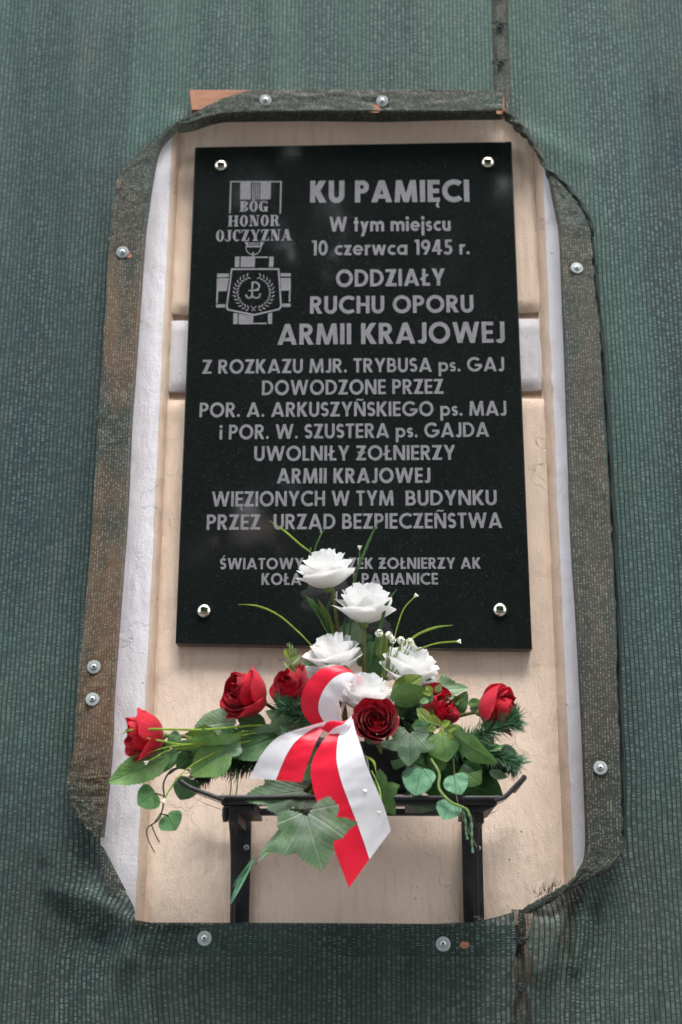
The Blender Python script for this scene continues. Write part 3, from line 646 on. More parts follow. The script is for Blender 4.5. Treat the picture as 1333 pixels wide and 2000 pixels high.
# ------------------------------------------------------------------ debris net
def pin(x, y, poly):
    c = False; j = len(poly)-1
    for i in range(len(poly)):
        xi, yi = poly[i]; xj, yj = poly[j]
        if (yi > y) != (yj > y) and x < (xj-xi)*(y-yi)/(yj-yi)+xi: c = not c
        j = i
    return c
def smooth_poly(pts, n=5):
    v = cat_rom([(p[0], p[1], 0) for p in pts], n); return [(p.x, p.y) for p in v]
def ridge(x, y, x0, y0, x1, y1, w, h):
    dx, dy = x1-x0, y1-y0; L2 = dx*dx+dy*dy; t = max(0, min(1, ((x-x0)*dx+(y-y0)*dy)/L2))
    d2 = (x-x0-dx*t)**2+(y-y0-dy*t)**2; return h*math.exp(-d2/(w*w))*(1-.55*t)
RIDGES = [(270, 1796, 110, 1735, 20, .034), (266, 1815, 60, 1850, 26, -.010), (262, 1830, 190, 1990, 24, .016), (230, 1770, 90, 1660, 26, .016), (285, 1830, 300, 2000, 20, .006),
          (1112, 1728, 1060, 1900, 18, .026), (1145, 1708, 1122, 1890, 12, .026), (1128, 1718, 1095, 1850, 9, -.016), (1160, 1690, 1230, 1960, 24, .008),
          (150, 1550, 165, 1600, 22, .018), (150, 1620, 120, 1760, 30, .008), (1050, 1760, 1080, 1900, 12, .009), (345, 243, 180, 330, 26, .010), (1000, 250, 1170, 330, 16, .010),
          (1290, 180, 1316, 330, 10, .008), (1010, 1770, 1000, 1960, 10, -.008)]
def net_y(px, py):
    y = YN-.010*nz(px*.0065, py*.0011, 1.3)-.007*nz(px*.018, py*.0022, 7.7)-.0025*nz(px*.05, py*.012, 3)
    for r in RIDGES: y -= ridge(px, py, *r)
    if py > 1780: y -= .024*min(1, (py-1780)/16)*math.exp(-max(0, py-1875)/120)*(1 if 262 < px < 1030 else math.exp(-min(abs(px-262), abs(px-1030))/60))
    if py < 178: pass
    for qx, qy in ((400, 1833), (866, 1844)):
        d = math.hypot(px-qx, py-qy)
        if d < 110: y += .006*math.exp(-(d/16)**2)-.0030*max(0, math.sin(5*math.atan2(py-qy, px-qx)+qx))*math.exp(-((d-26)/24)**2)
    return min(y, -.034)
def sheet(name, poly, label, step=13):
    xs = [p[0] for p in poly]; ys = [p[1] for p in poly]
    pts = [Vector(p) for p in poly]; n = len(pts)
    x = min(xs)+step/2
    while x < max(xs):
        y = min(ys)+step/2
        while y < max(ys):
            if pin(x, y, poly): pts.append(Vector((x+random.uniform(-1, 1), y+random.uniform(-1, 1))))
            y += step
        x += step
    r = delaunay_2d_cdt(pts, [(i, (i+1) % n) for i in range(n)], [], 0, 1e-4)
    v2 = r[0]; fs = [f for f in r[2] if pin(sum(v2[i].x for i in f)/3, sum(v2[i].y for i in f)/3, poly)]
    b = MB(); vs = []; uv = []
    for p in v2:
        a = P(p.x, p.y, YN); dy = net_y(p.x, p.y); vs.append(Vector((a.x, dy, a.z)))
        # weave follows the cloth: lines bunch towards the tied corners
        k = math.exp(-((p.x-275)**2+(p.y-1800)**2)/150**2); k2 = math.exp(-((p.x-1125)**2+(p.y-1725)**2)/110**2)
        uv.append((a.x-(p.x-275)*PX*.35*k*0+.030*k*(p.y-1800)/150-.03*k2*(p.y-1725)/110, a.z+.03*k*(p.x-275)/150))
    b.add(vs, [f[::-1] for f in fs], uv); o = b.build(name, M['net'], None, angle=180); tag(o, label, 'net', 'green debris nets'); return o
left_in = [(345, 243), (330, 254), (316, 274), (307, 292), (301, 318), (290, 380), (280, 440), (269, 600), (259, 750), (251, 870), (246, 1010), (237, 1120), (229, 1240), (219, 1360), (213, 1500), (207, 1560), (200, 1620), (197, 1645),
           (204, 1680), (220, 1715), (246, 1742), (266, 1775), (275, 1799)]
right_in = [(995, 236), (1020, 262), (1045, 290), (1064, 330), (1078, 365), (1090, 410), (1096, 450), (1101, 600), (1109, 750), (1113, 900), (1117, 1020), (1127, 1175), (1136, 1350), (1143, 1490), (1147, 1600), (1144, 1668), (1128, 1700), (1118, 1722), (1090, 1738), (1065, 1755), (1040, 1775)]
lp = [(-700, -560), (963, -560), (963, 0), (962, 50), (966, 120), (964, 178), (975, 205), (978, 230)]+[(900, 236), (750, 238), (600, 239), (450, 240)]+smooth_poly(left_in, 3)+[(300, 1803), (500, 1803), (700, 1804), (850, 1805), (930, 1801), (975, 1790), (1006, 1780), (1003, 1810), (1012, 1838), (1003, 1870), (1000, 1900), (1009, 1930), (1002, 1960), (1001, 2100), (1001, 2620), (-700, 2620)]
rp = [(996, -560), (995, 0), (990, 50), (996, 120), (994, 175), (997, 205)]+smooth_poly(right_in, 3)+[(1036, 1800), (1026, 1838), (1034, 1880), (1035, 1915), (1027, 1930), (1034, 1960), (1035, 2100), (1035, 2620), (2050, 2620), (2050, -560)]
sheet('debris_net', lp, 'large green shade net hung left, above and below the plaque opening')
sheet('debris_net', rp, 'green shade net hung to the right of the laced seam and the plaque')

SCR = [(519, 196), (747, 198), (240, 493), (184, 1303), (181, 1366), (1127, 524), (1173, 1500)]
SCW = [P(a, c, YF-.0045) for a, c in SCR]
def pucker(x, z):
    y = 0
    for q in SCW:
        dx, dz = x-q.x, z-q.z; d = math.hypot(dx, dz)
        if d < .09: th = math.atan2(dz, dx); y += .0022*math.exp(-(d/.013)**2)-.0016*max(0, math.sin(5*th+q.x*40))*math.exp(-((d-.022)/.018)**2)
    return y
def hem_strip(rows, label, mat='hem', inner_depth=.022, y0=YF-.0018, cols=18, wob=.0018, seed=0., flip=False, fray=True):
    # cloth folded round a batten: flat on its front, turned back round the inner edge
    o3 = cat_rom([(r[0], r[1], 0) for r in rows], 18); i3 = cat_rom([(r[2], r[3], 0) for r in rows], 18)
    g = []; uvs = []; vv = 0; prev = None
    for k, (a, c) in enumerate(zip(o3, i3)):
        A = P(a.x, a.y, y0); C = P(c.x, c.y, y0); row = []; ur = []
        mid = (A+C)/2; vv += (mid-prev).length if prev else 0; prev = mid; wd = (C-A).length
        fr = .0034*(nz(k*1.7, seed)+1.1*nz(k*.35, seed+5)) if fray else .001*nz(k*.5, seed)
        for j in range(cols+1):
            t = j/cols; p = A.lerp(C, t)
            if j == 0: p += (A-C).normalized()*fr
            y = y0-wob*(1+nz(k*.13, t*2.5, seed))-.0022*abs(nz(k*.16+t*2.2, t*3.1-k*.05, seed+3))-.0012*nz(k*.6, t*5, seed)-(.004*math.exp(-((t-.05)/.12)**2)*max(0, nz(k*.21, seed+9)) if fray else 0)
            y += pucker(p.x, p.z) if 0 < j < cols else 0
            row.append(Vector((p.x, y, p.z))); ur.append((seed+t*wd, vv))
        e = row[-1]
        for q, (dn, dy) in enumerate(((.0012, .004), (.0015, inner_depth*.6), (.0006, inner_depth))):
            dirn = (C-A).normalized(); p = e+dirn*dn; row.append(Vector((p.x, y0+dy, p.z))); ur.append((seed+wd+dy, vv))
        g.append(row); uvs.append(ur)
    b = MB(); b.grid(g, uvs); o = b.build('folded_net_edge', M[mat], None, angle=180); tag(o, label, 'net', 'folded net edges on the battens'); return o
hem_strip([(331, 247, 343, 244), (275, 296, 312, 281), (236, 345, 300, 325), (222, 400, 289, 395), (213, 490, 281, 460), (208, 585, 271, 600), (202, 720, 261, 740), (193, 810, 255, 815), (190, 885, 252, 885), (181, 1020, 246, 1010), (171, 1150, 237, 1130),
           (160, 1270, 228, 1250), (153, 1360, 220, 1360), (148, 1450, 217, 1445), (138, 1510, 212, 1510), (135, 1535, 210, 1535), (142, 1570, 206, 1570), (162, 1606, 202, 1604), (190, 1638, 199, 1636)],
          'rust-stained folded net edge screwed down the left batten', 'hemr', seed=1.)
hem_strip([(1080, 346, 1076, 346), (1103, 368, 1082, 378), (1135, 410, 1090, 415), (1154, 452, 1096, 455), (1160, 540, 1100, 560), (1172, 660, 1105, 670), (1179, 810, 1110, 820), (1187, 930, 1114, 930), (1194, 1050, 1118, 1050), (1202, 1210, 1128, 1200), (1206, 1350, 1136, 1350),
           (1211, 1490, 1143, 1490), (1215, 1600, 1147, 1600), (1215, 1676, 1146, 1668), (1170, 1700, 1133, 1702), (1124, 1722, 1118, 1722)],
          'dark grey-green folded net edge screwed down the right batten, its cut side frayed', 'hemg', seed=2.)
top_rows = [(345, 241, 345, 244), (385, 219, 375, 239), (420, 200, 415, 226), (455, 187, 450, 221), (495, 178, 495, 219.5), (600, 177, 600, 218.5), (720, 177, 720, 218.5), (850, 177, 850, 218), (984, 179, 981, 217)]
hem_strip(top_rows, 'dark folded net edge wrapped along the top batten above the plaque', inner_depth=.028, seed=3., fray=False)

def rope(pts, rad, name, mat, label=None, cat='net', n=12, twist=3.0, parent=None, group=None):
    c = cat_rom([P(*p) for p in pts], 10); k = len(c); vs = []; uv = []; L = 0
    for i, p in enumerate(c):
        t = (c[min(i+1, k-1)]-c[max(i-1, 0)]).normalized(); a = t.cross(Vector((0, 1, 0))).normalized(); b_ = t.cross(a)
        if i: L += (p-c[i-1]).length
        r = rad*(.35+.65*min(1, i/4, (k-1-i)/4))*(1+.25*nz(i*.3, rad*90))
        for j in range(n+1):
            th = 2*math.pi*j/n; rr = r*(1+.30*math.sin(3*th+i*.25*twist)+.12*math.sin(7*th-i*.4))
            vs.append(p+(a*math.cos(th)+b_*math.sin(th))*rr); uv.append((.0046*j*1.0, L))
    fs = [(i*(n+1)+j, i*(n+1)+j+1, (i+1)*(n+1)+j+1, (i+1)*(n+1)+j) for i in range(k-1) for j in range(n)]
    m = MB(); m.add(vs, fs, uv); o = m.build(name, mat, parent, angle=180)
    if label: tag(o, label, cat, group)
    return o
rope([(987, 196, -.060), (992, 222, -.066), (1012, 244, -.066), (1030, 268, -.064)], .0085, 'twisted_net_edge', M['hem'], 'dark bunched net end tied at the right end of the top batten')
rope([(1012, 240, -.062), (1034, 270, -.062), (1056, 305, -.060), (1074, 345, -.060), (1086, 385, -.062)], .0045, 'twisted_net_edge', M['hem'], 'thin twisted net edge curving down from the top right corner of the opening')
rope([(1068, 330, -.064), (1096, 352, -.070), (1125, 385, -.074), (1150, 425, -.078), (1160, 462, -.078)], .0042, 'twisted_net_edge', M['cord'], 'frayed dark net roll above the head of the right batten')
rope([(1214, 1668, -.078), (1175, 1700, -.078), (1135, 1718, -.074), (1100, 1738, -.070), (1060, 1762, -.066), (1020, 1783, -.066)], .0055, 'twisted_net_edge', M['hem'], 'crumpled net roll rising to the foot of the right batten')
rope([(1155, 445, -.070), (1166, 560, -.070), (1178, 680, -.070), (1186, 800, -.070), (1194, 930, -.070), (1201, 1060, -.070), (1209, 1230, -.070), (1213, 1400, -.070), (1219, 1560, -.070), (1218, 1660, -.070)], .0036, 'frayed_net_edge', M['cord'], 'long dark frayed net selvage along the outer side of the right batten')
# threads fraying out
def threads(name, pts, label, mat, ln=.02, r=.00035, per=5, dirs=((1, 0),), seed=0):
    rng = random.Random(seed); m = MB()
    for (x, y) in pts:
        for k in range(per):
            p = P(x+rng.uniform(-6, 6), y+rng.uniform(-8, 8), -.074); d = dirs[rng.randrange(len(dirs))]
            q = Vector((d[0]*ln*rng.uniform(.3, 1), -.004*rng.random(), d[1]*ln*rng.uniform(.3, 1)))+Vector((rng.uniform(-1, 1), 0, rng.uniform(-1, 1)))*ln*.35
            m.tube([p, p+q*.5+Vector((rng.uniform(-1, 1), 0, rng.uniform(-1, 1)))*ln*.15, p+q], [r, r*.8, r*.4], 3, False)
    o = m.build(name, mat, None); tag(o, label, 'threads', None, 'stuff'); return o
threads('net_threads', [(1160+i*.7, 480+i*14.6) for i in range(80)], 'dark loose threads frayed along the outer side of the right batten', M['cord'], .012, .0005, 4, ((1, .1), (1, -.4), (.6, .3)), 2)
threads('net_threads', [(1060, 1745), (1070, 1742), (1085, 1737), (1050, 1752), (1075, 1740)], 'tuft of dark threads sticking up from the gathered net at lower right', M['cord'], .016, .0005, 8, ((.4, .9), (.2, 1)), 3)
threads('net_threads', [(210, 1650), (222, 1700), (238, 1738), (248, 1742), (205, 1635), (930, 1797), (880, 1802)], 'loose threads at the torn lower left edge of the net', M['thread'], .012, .0003, 6, ((.8, -.3), (.7, .4)), 4)
# frayed flap at the lower left
g = []
for i in range(13):
    t = i/12; A = (190+14*t+8*t*t, 1645+98*t); C = (203+45*t, 1655+87*t)
    a = P(A[0], A[1], -.056-.008*t); c = P(C[0], C[1], -.058-.016*t)
    g.append([a.lerp(c, j/6)+Vector((0, -.004*math.sin(j/6*3.1), (.003*nz(j*3, 1) if i == 12 else 0))) for j in range(7)])
b = MB(); b.grid(g, [[(v.x+4, v.z) for v in r] for r in g]); tag(b.build('net_flap', M['hem'], None, angle=180), 'small torn net flap with a frayed pale edge at lower left of the opening', 'net flap')
# bits of pale painted cloth round the tear, and the seams' lacing strips
def lace(name, px, knots, y0, label):
    e = empty(name, tuple(P(px, knots[0], y0)), label, 'lacing', 'laced net seams')
    for a, c in zip(knots[:-1], knots[1:]):
        n = 14; rows = []; 
        for i in range(n+1):
            t = i/n; w = 3.0+5.0*math.sin(math.pi*t)**.7; y = a+(c-a)*t; x = px+1.5*math.sin(t*5+a)
            rows.append([P(x-w, y, y0), P(x, y, y0-.003*math.sin(math.pi*t)), P(x+w, y, y0)])
        b = MB(); b.grid(rows, [[(p.x, p.z) for p in r] for r in rows]); b.build('net_strand', M['hem'], e, angle=180)
    rows = [[P(px+dx, knots[0]+(knots[-1]-knots[0])*i/30, y0+.007+.001*nz(i, dx)) for dx in (-20, 0, 20)] for i in range(31)]
    b = MB(); b.grid(rows, [[(p.x, p.z) for p in r] for r in rows]); b.build('net_backing', M['seamnet'], e, angle=180)
    for k in knots[1:-1]:
        b = MB(); c = [P(px-6, k-6, y0-.003), P(px+2, k-1, y0-.007), P(px+6, k+4, y0-.005), P(px-1, k+5, y0-.008), P(px-5, k+1, y0-.006), P(px+3, k-5, y0-.006)]
        b.tube(cat_rom(c, 5), .0028, 6)
        for sx in (-1, 1): b.tube([P(px, k, y0-.004), P(px+sx*7, k-3, y0-.002), P(px+sx*15, k+random.uniform(-6, 2), y0+.003)], .0014, 5)
        b.build('knot', M['cord'], e)
lace('seam_lacing', 977, [-260, -95, -20, 48, 122, 190], -.047, 'dark knotted lacing closing the net seam above the top batten')
lace('seam_lacing', 1019, [1776, 1838, 1930, 2030, 2140], -.058, 'dark knotted lacing closing the net seam below the shelf')
# ------------------------------------------------------------------ screws with washers
def screw_at(px, py, Y, label, sc=1.):
    c = P(px, py, Y); e = empty('washer_screw', tuple(c), label, 'screw', 'screws with round washers'); tilt = (math.sin(px*7)*.12, 0, math.cos(py*5)*.10)
    def disc(prof, nm, mt, n=26):
        rows = [[c+Vector((max(r, .00001)*sc*math.cos(a), -h*sc, max(r, .00001)*sc*math.sin(a))) for a in [2*math.pi*k/n for k in range(n+1)]] for r, h in prof]
        b = MB(); b.grid(rows); b.build(nm, mt, e, angle=40)
    disc([(.0112, -.001), (.0112, .0012), (.0105, .0020), (.0060, .0024), (.0058, .0018), (0, .0018)], 'washer', M['washer'])
    disc([(.0050, .0015), (.0050, .0030), (.0040, .0042), (.0021, .0046), (.0018, .0030), (0, .0028)], 'screw_head', M['zinc'])
    disc([(.0019, .0047), (.0, .00472)], 'recess', M['dark'], 6); e.rotation_euler = tilt
YS = YF-.0045
for a in [(519, 196, YS, 'left of the two zinc screws with washers on the top batten'), (747, 198, YS, 'right zinc screw with washer on the top batten, beside a hole in the net'),
          (240, 493, YS, 'topmost zinc screw with washer on the left batten'), (184, 1303, YS, 'upper of the paired zinc screws low on the left batten'), (181, 1366, YS, 'lower of the paired zinc screws low on the left batten'),
          (1127, 524, YS, 'topmost zinc screw with washer on the right batten'), (1173, 1500, YS, 'lowest zinc screw with washer on the right batten'),
          (400, 1833, -.094, 'left of the two zinc screws with washers on the net below the shelf'), (866, 1844, -.094, 'right of the two zinc screws with washers below the shelf')]:
    screw_at(*a)
# bare wood showing in tears of the net
def torn(px, py, rx, ry, Y, label, mat, seed, n=22):
    rng = random.Random(seed); c = P(px, py, Y); pts = []
    for k in range(n):
        a = 2*math.pi*k/n; r = 1+.22*nz(math.cos(a)*2, math.sin(a)*2, seed); q = P(px+rx*r*math.cos(a), py+ry*r*math.sin(a), Y); pts.append(q)
    b = MB(); b.slab(pts, [Vector((p.x, Y+.002, p.z)) for p in pts]); o = b.build('exposed_wood_patch', mat, None, smooth=False); tag(o, label, 'patch', 'bare wood in tears of the net'); return o
torn(731, 212, 13, 8, YF-.0042, 'orange bare wood showing through the torn net beside the top right screw', M['wood'], 1)
torn(976, 218, 6, 5, YF-.0042, 'small orange wood spot at the right end of the top batten', M['wood'], 2)
torn(252, 497, 9, 7, YF-.0042, 'orange wood spot beside the topmost left screw', M['wood'], 3)
torn(908, 1846, 10, 7, -.0880, 'orange wood spot in the torn net below the right shelf bracket', M['wood'], 4)

# ------------------------------------------------------------------ steel shelf
YT0, YT1 = -.035, -.205       # back and front edges of the tray
tc = P(700, 1563, YT1)
shelf = empty('steel_shelf', (tc.x, 0, tc.z), 'black painted steel flower shelf with upturned ends on two wall brackets', 'shelf')
ZT = tc.z
xa, xb = P(432, 1563, YT1).x, P(972, 1563, YT1).x
b = MB(); b.box(xa, xb, YT1+.004, YT1+.030, ZT-.006, ZT+.004); b.build('front_rail', M['black'], shelf, bevel=.001)
b = MB(); b.box(xa+.004, xb-.004, YT0-.02, YT0, ZT-.006, ZT+.004); b.build('rear_rail', M['black'], shelf, bevel=.001)
b = MB(); b.tube([Vector((xa-.004, YT1, ZT+.004)), Vector((xb+.004, YT1, ZT+.004))], .0034, 10); b.build('front_lip', M['black'], shelf, angle=60)
for k in range(5):
    x = xa+.02+(xb-xa-.07)*k/4; b = MB(); b.box(x, x+.03, YT1+.031, YT0-.021, ZT-.004, ZT+.002); b.build('slat', M['black'], shelf, bevel=.0008)
for sx, ex, ey in ((-1, 352, 1530), (1, 1024, 1524)):
    x0 = xa if sx < 0 else xb; tip = P(ex, ey, YT1); 
    b = MB(); dx = tip.x-x0
    prof = [(x0-sx*.004, ZT-.004), (x0+dx*.30, ZT-.001+abs(dx)*.08), (x0+dx*.75, tip.z-.010), (tip.x, tip.z)]
    b.tube(cat_rom([Vector((x, YT1, z+.004)) for x, z in prof], 6), .0036, 10)
    b.tube([Vector((tip.x, YT1, tip.z+.004)), Vector((tip.x, YT0-.01, tip.z+.004))], .0045, 8)
    pr = cat_rom([Vector((x, YT1+.006, z)) for x, z in prof], 6)
    b.grid([[p, p+Vector((0, .022, 0))] for p in pr]); b.grid([[p+Vector((0, .15, 0)), p+Vector((0, .165, 0))] for p in pr])
    b.build('upturned_end', M['black'], shelf, angle=60)
    # sheet gusset under the tray corner
    q = [(x0-sx*.002, ZT-.007), (x0-sx*.050, ZT-.007), (x0-sx*.050, ZT-.015), (x0-sx*.020, ZT-.015)]
    if sx > 0: q = q[::-1]
    b = MB(); b.slab([Vector((x, YT1+.012, z)) for x, z in q], [Vector((x, YT0, z)) for x, z in q]); b.build('gusset', M['black'], shelf, bevel=.0008)
for sx, l, r, top in ((-1, 453, 489, 1600), (1, 904, 944, 1590)):
    xL = (P(l, 1600, -.02).x+P(l, 1790, -.02).x)/2; xR = (P(r, 1600, -.02).x+P(r, 1790, -.02).x)/2
    zbot = P(470, 1845, -.02).z
    e = MB().box(xL, xR, -.020, YB-.002, zbot, ZT-.007).build('bracket_plate', M['black'], shelf, bevel=.001)
    xm = xL+(xR-xL)*(.16 if sx < 0 else .62)
    MB().box(xL+(xR-xL)*.30, xL+(xR-xL)*.75, YT1+.03, -.021, ZT-.030, ZT-.007).build('bracket_arm', M['black'], shelf, bevel=.001)
    pl = cat_rom([Vector((xm, -.115, ZT-.012)), Vector((xm, -.075, ZT-.035)), Vector((xm, -.045, ZT-.08)), Vector((xm, -.030, ZT-.15)), Vector((xm, -.027, zbot+.02))], 6)
    b = MB(); b.tube(pl, .0045, 8); b.build('brace', M['black'], shelf)
    for dz in (.055, ):
        c = Vector((xL+(xR-xL)*.78, -.0205, ZT-dz)); b = MB()
        b.grid([[c+Vector((rr*math.cos(a), -h, rr*math.sin(a))) for a in [2*math.pi*k/12 for k in range(13)]] for rr, h in ((.0045, 0), (.0045, .003), (.0032, .0042), (.0014, .0042), (.0012, .002), (.00001, .002))])
        b.build('bolt', M['zinc'], shelf, angle=40)
c = P(441, 1592, -.17); b = MB(); b.tube([c+Vector((0, 0, .012)), c, c-Vector((0, 0, .010))], [.005, .006, .004], 8); b.build('hook', M['black'], shelf)
# ------------------------------------------------------------------ flower arrangement
ar = empty('flower_arrangement', tuple(P(690, 1556, -.12)), 'artificial grave-style arrangement of white and red roses, ivy and pine on the black shelf', 'flowers')
b = MB(); b.slab([P(600, 1552, -.19), P(800, 1552, -.19), P(812, 1455, -.19), P(605, 1440, -.19)], [P(610, 1552, -.06), P(790, 1552, -.06), P(800, 1455, -.06), P(615, 1440, -.06)]); b.build('foam_holder', M['foam'], ar, bevel=.012, seg=3)

OUT = {
 'maple': [(0, .10), (.10, .00), (.26, -.10), (.44, -.12), (.50, .02), (.52, .12), (.44, .24), (.60, .30), (.80, .44), (.62, .50), (.48, .60), (.32, .60), (.27, .74), (.14, .88), (0, 1)],
 'round': [(0, .05), (.10, .01), (.24, .02), (.40, .10), (.50, .26), (.50, .44), (.43, .64), (.28, .82), (.12, .94), (0, 1)],
 'rose': [(0, 0), (.12, .05), (.26, .18), (.34, .36), (.33, .54), (.24, .74), (.11, .90), (0, 1)],
 'narrow': [(0, 0), (.06, .1), (.12, .3), (.13, .5), (.10, .72), (.05, .9), (0, 1)],
 'monstera': [(0, .04), (.2, 0), (.42, .14), (.50, .34), (.42, .40), (.50, .50), (.44, .64), (.34, .66), (.36, .78), (.16, .92), (0, 1)],
}
def leaf(kind, base, tip, width, mat, roll=0., bend=.10, fold=.18, wave=.075, parent=None, name=None, serr=None, seed=0, label=None):
    B = P(*base); T = P(*tip); ax = T-B; L = ax.length; ax = ax.normalized()
    view = (CAM-B).normalized(); side = ax.cross(view).normalized(); nrm = side.cross(ax).normalized()
    if nrm.dot(view) < 0: nrm = -nrm
    rm = Matrix.Rotation(R(roll), 3, ax); side = rm @ side; nrm = rm @ nrm
    half = OUT[kind]; wmax = max(p[0] for p in half)
    Wd = width*PX/2/wmax
    serr = (.026 if kind in ('maple', 'round') else .014 if kind == 'rose' else 0) if serr is None else serr
    hp = [Vector((p[0], p[1], 0)) for p in half]; pts = []
    for i in range(len(hp)-1):
        n = max(2, int((hp[i+1]-hp[i]).length/.035))
        for k in range(n): pts.append(hp[i].lerp(hp[i+1], k/n))
    outl = []
    for i, p in enumerate(pts):
        d = Vector((p.x, p.y-.45, 0)); d = d.normalized() if d.length else d
        q = p+d*(serr if i % 2 else -serr*.3)*(1 if p.x > .02 else 0); outl.append(q)
    full = outl+[hp[-1]]+[Vector((-q.x, q.y, 0)) for q in reversed(outl[1:])]
    cen = Vector((0, .42, 0)); RN = 5; vs = []; uv = []; n = len(full); sd = seed+B.x*31+B.z*17
    def pos(u, v):
        u = u*(1+.16*nz(v*2.1+sd, sd*.7, 1 if u > 0 else 9)); v = v+.05*nz(u*2.5, sd, 4)*abs(u)
        w_ = fold*abs(u)*L*.55+bend*L*(-(v**2))+wave*L*nz(u*3.2+sd, v*3.2, sd)*(.3+abs(u)*1.6)
        return B+ax*(v*L)+side*(u*Wd)+nrm*w_
    vs.append(pos(0, .42)); uv.append((0, .42))
    for r in range(1, RN+1):
        for q in full:
            z = cen.lerp(q, r/RN); vs.append(pos(z.x, z.y)); uv.append((z.x, z.y))
    fs = [(0, 1+j, 1+(j+1) % n) for j in range(n)]
    for r in range(RN-1):
        a = 1+r*n; c = a+n
        fs += [(a+j, c+j, c+(j+1) % n, a+(j+1) % n) for j in range(n)]
    b = MB(); b.add(vs, fs, uv); o = b.build(name or {'maple': 'ivy_leaf', 'round': 'round_leaf', 'rose': 'rose_leaf', 'narrow': 'narrow_leaf', 'monstera': 'broad_leaf'}[kind], M[mat], parent or ar, angle=180)
    if label: o['label'] = label
    return o
def blade(pts, w, mat='blade', name='grass_blade', tipflower=False):
    c = cat_rom([P(*p) for p in pts], 9); k = len(c); rows = []
    for i, p in enumerate(c):
        t = (c[min(i+1, k-1)]-c[max(i-1, 0)]).normalized(); s = t.cross((CAM-p).normalized()).normalized()
        f = i/(k-1); ww = w*PX/2*(min(1, .15+f*3) if not tipflower else .6)*(1-.35*f)
        rows.append([p-s*ww, p+(CAM-p).normalized()*ww*.5, p+s*ww])
    b = MB(); b.grid(rows); o = b.build(name, M[mat], ar, angle=180)
    if tipflower:
        b = MB(); p = c[0]; dr = (c[0]-c[2]).normalized()
        for a in range(5):
            q = dr.orthogonal().normalized(); q = Matrix.Rotation(a*1.257, 3, dr) @ q
            b.tube([p-dr*.001, p+dr*.0035+q*.0016, p+dr*.006+q*.0035], [.0006, .0013, .0007], 5)
        b.build('tip_flower', M['flowert'], o)
    return o
def stem(pts, r, mat='stem', name='stem', parent=None, r2=None):
    c = cat_rom([P(*p) for p in pts], 7); k = len(c)
    b = MB(); b.tube(c, [r+((r2 if r2 is not None else r)-r)*i/(k-1) for i in range(k)], 8); return b.build(name, M[mat], parent or ar)
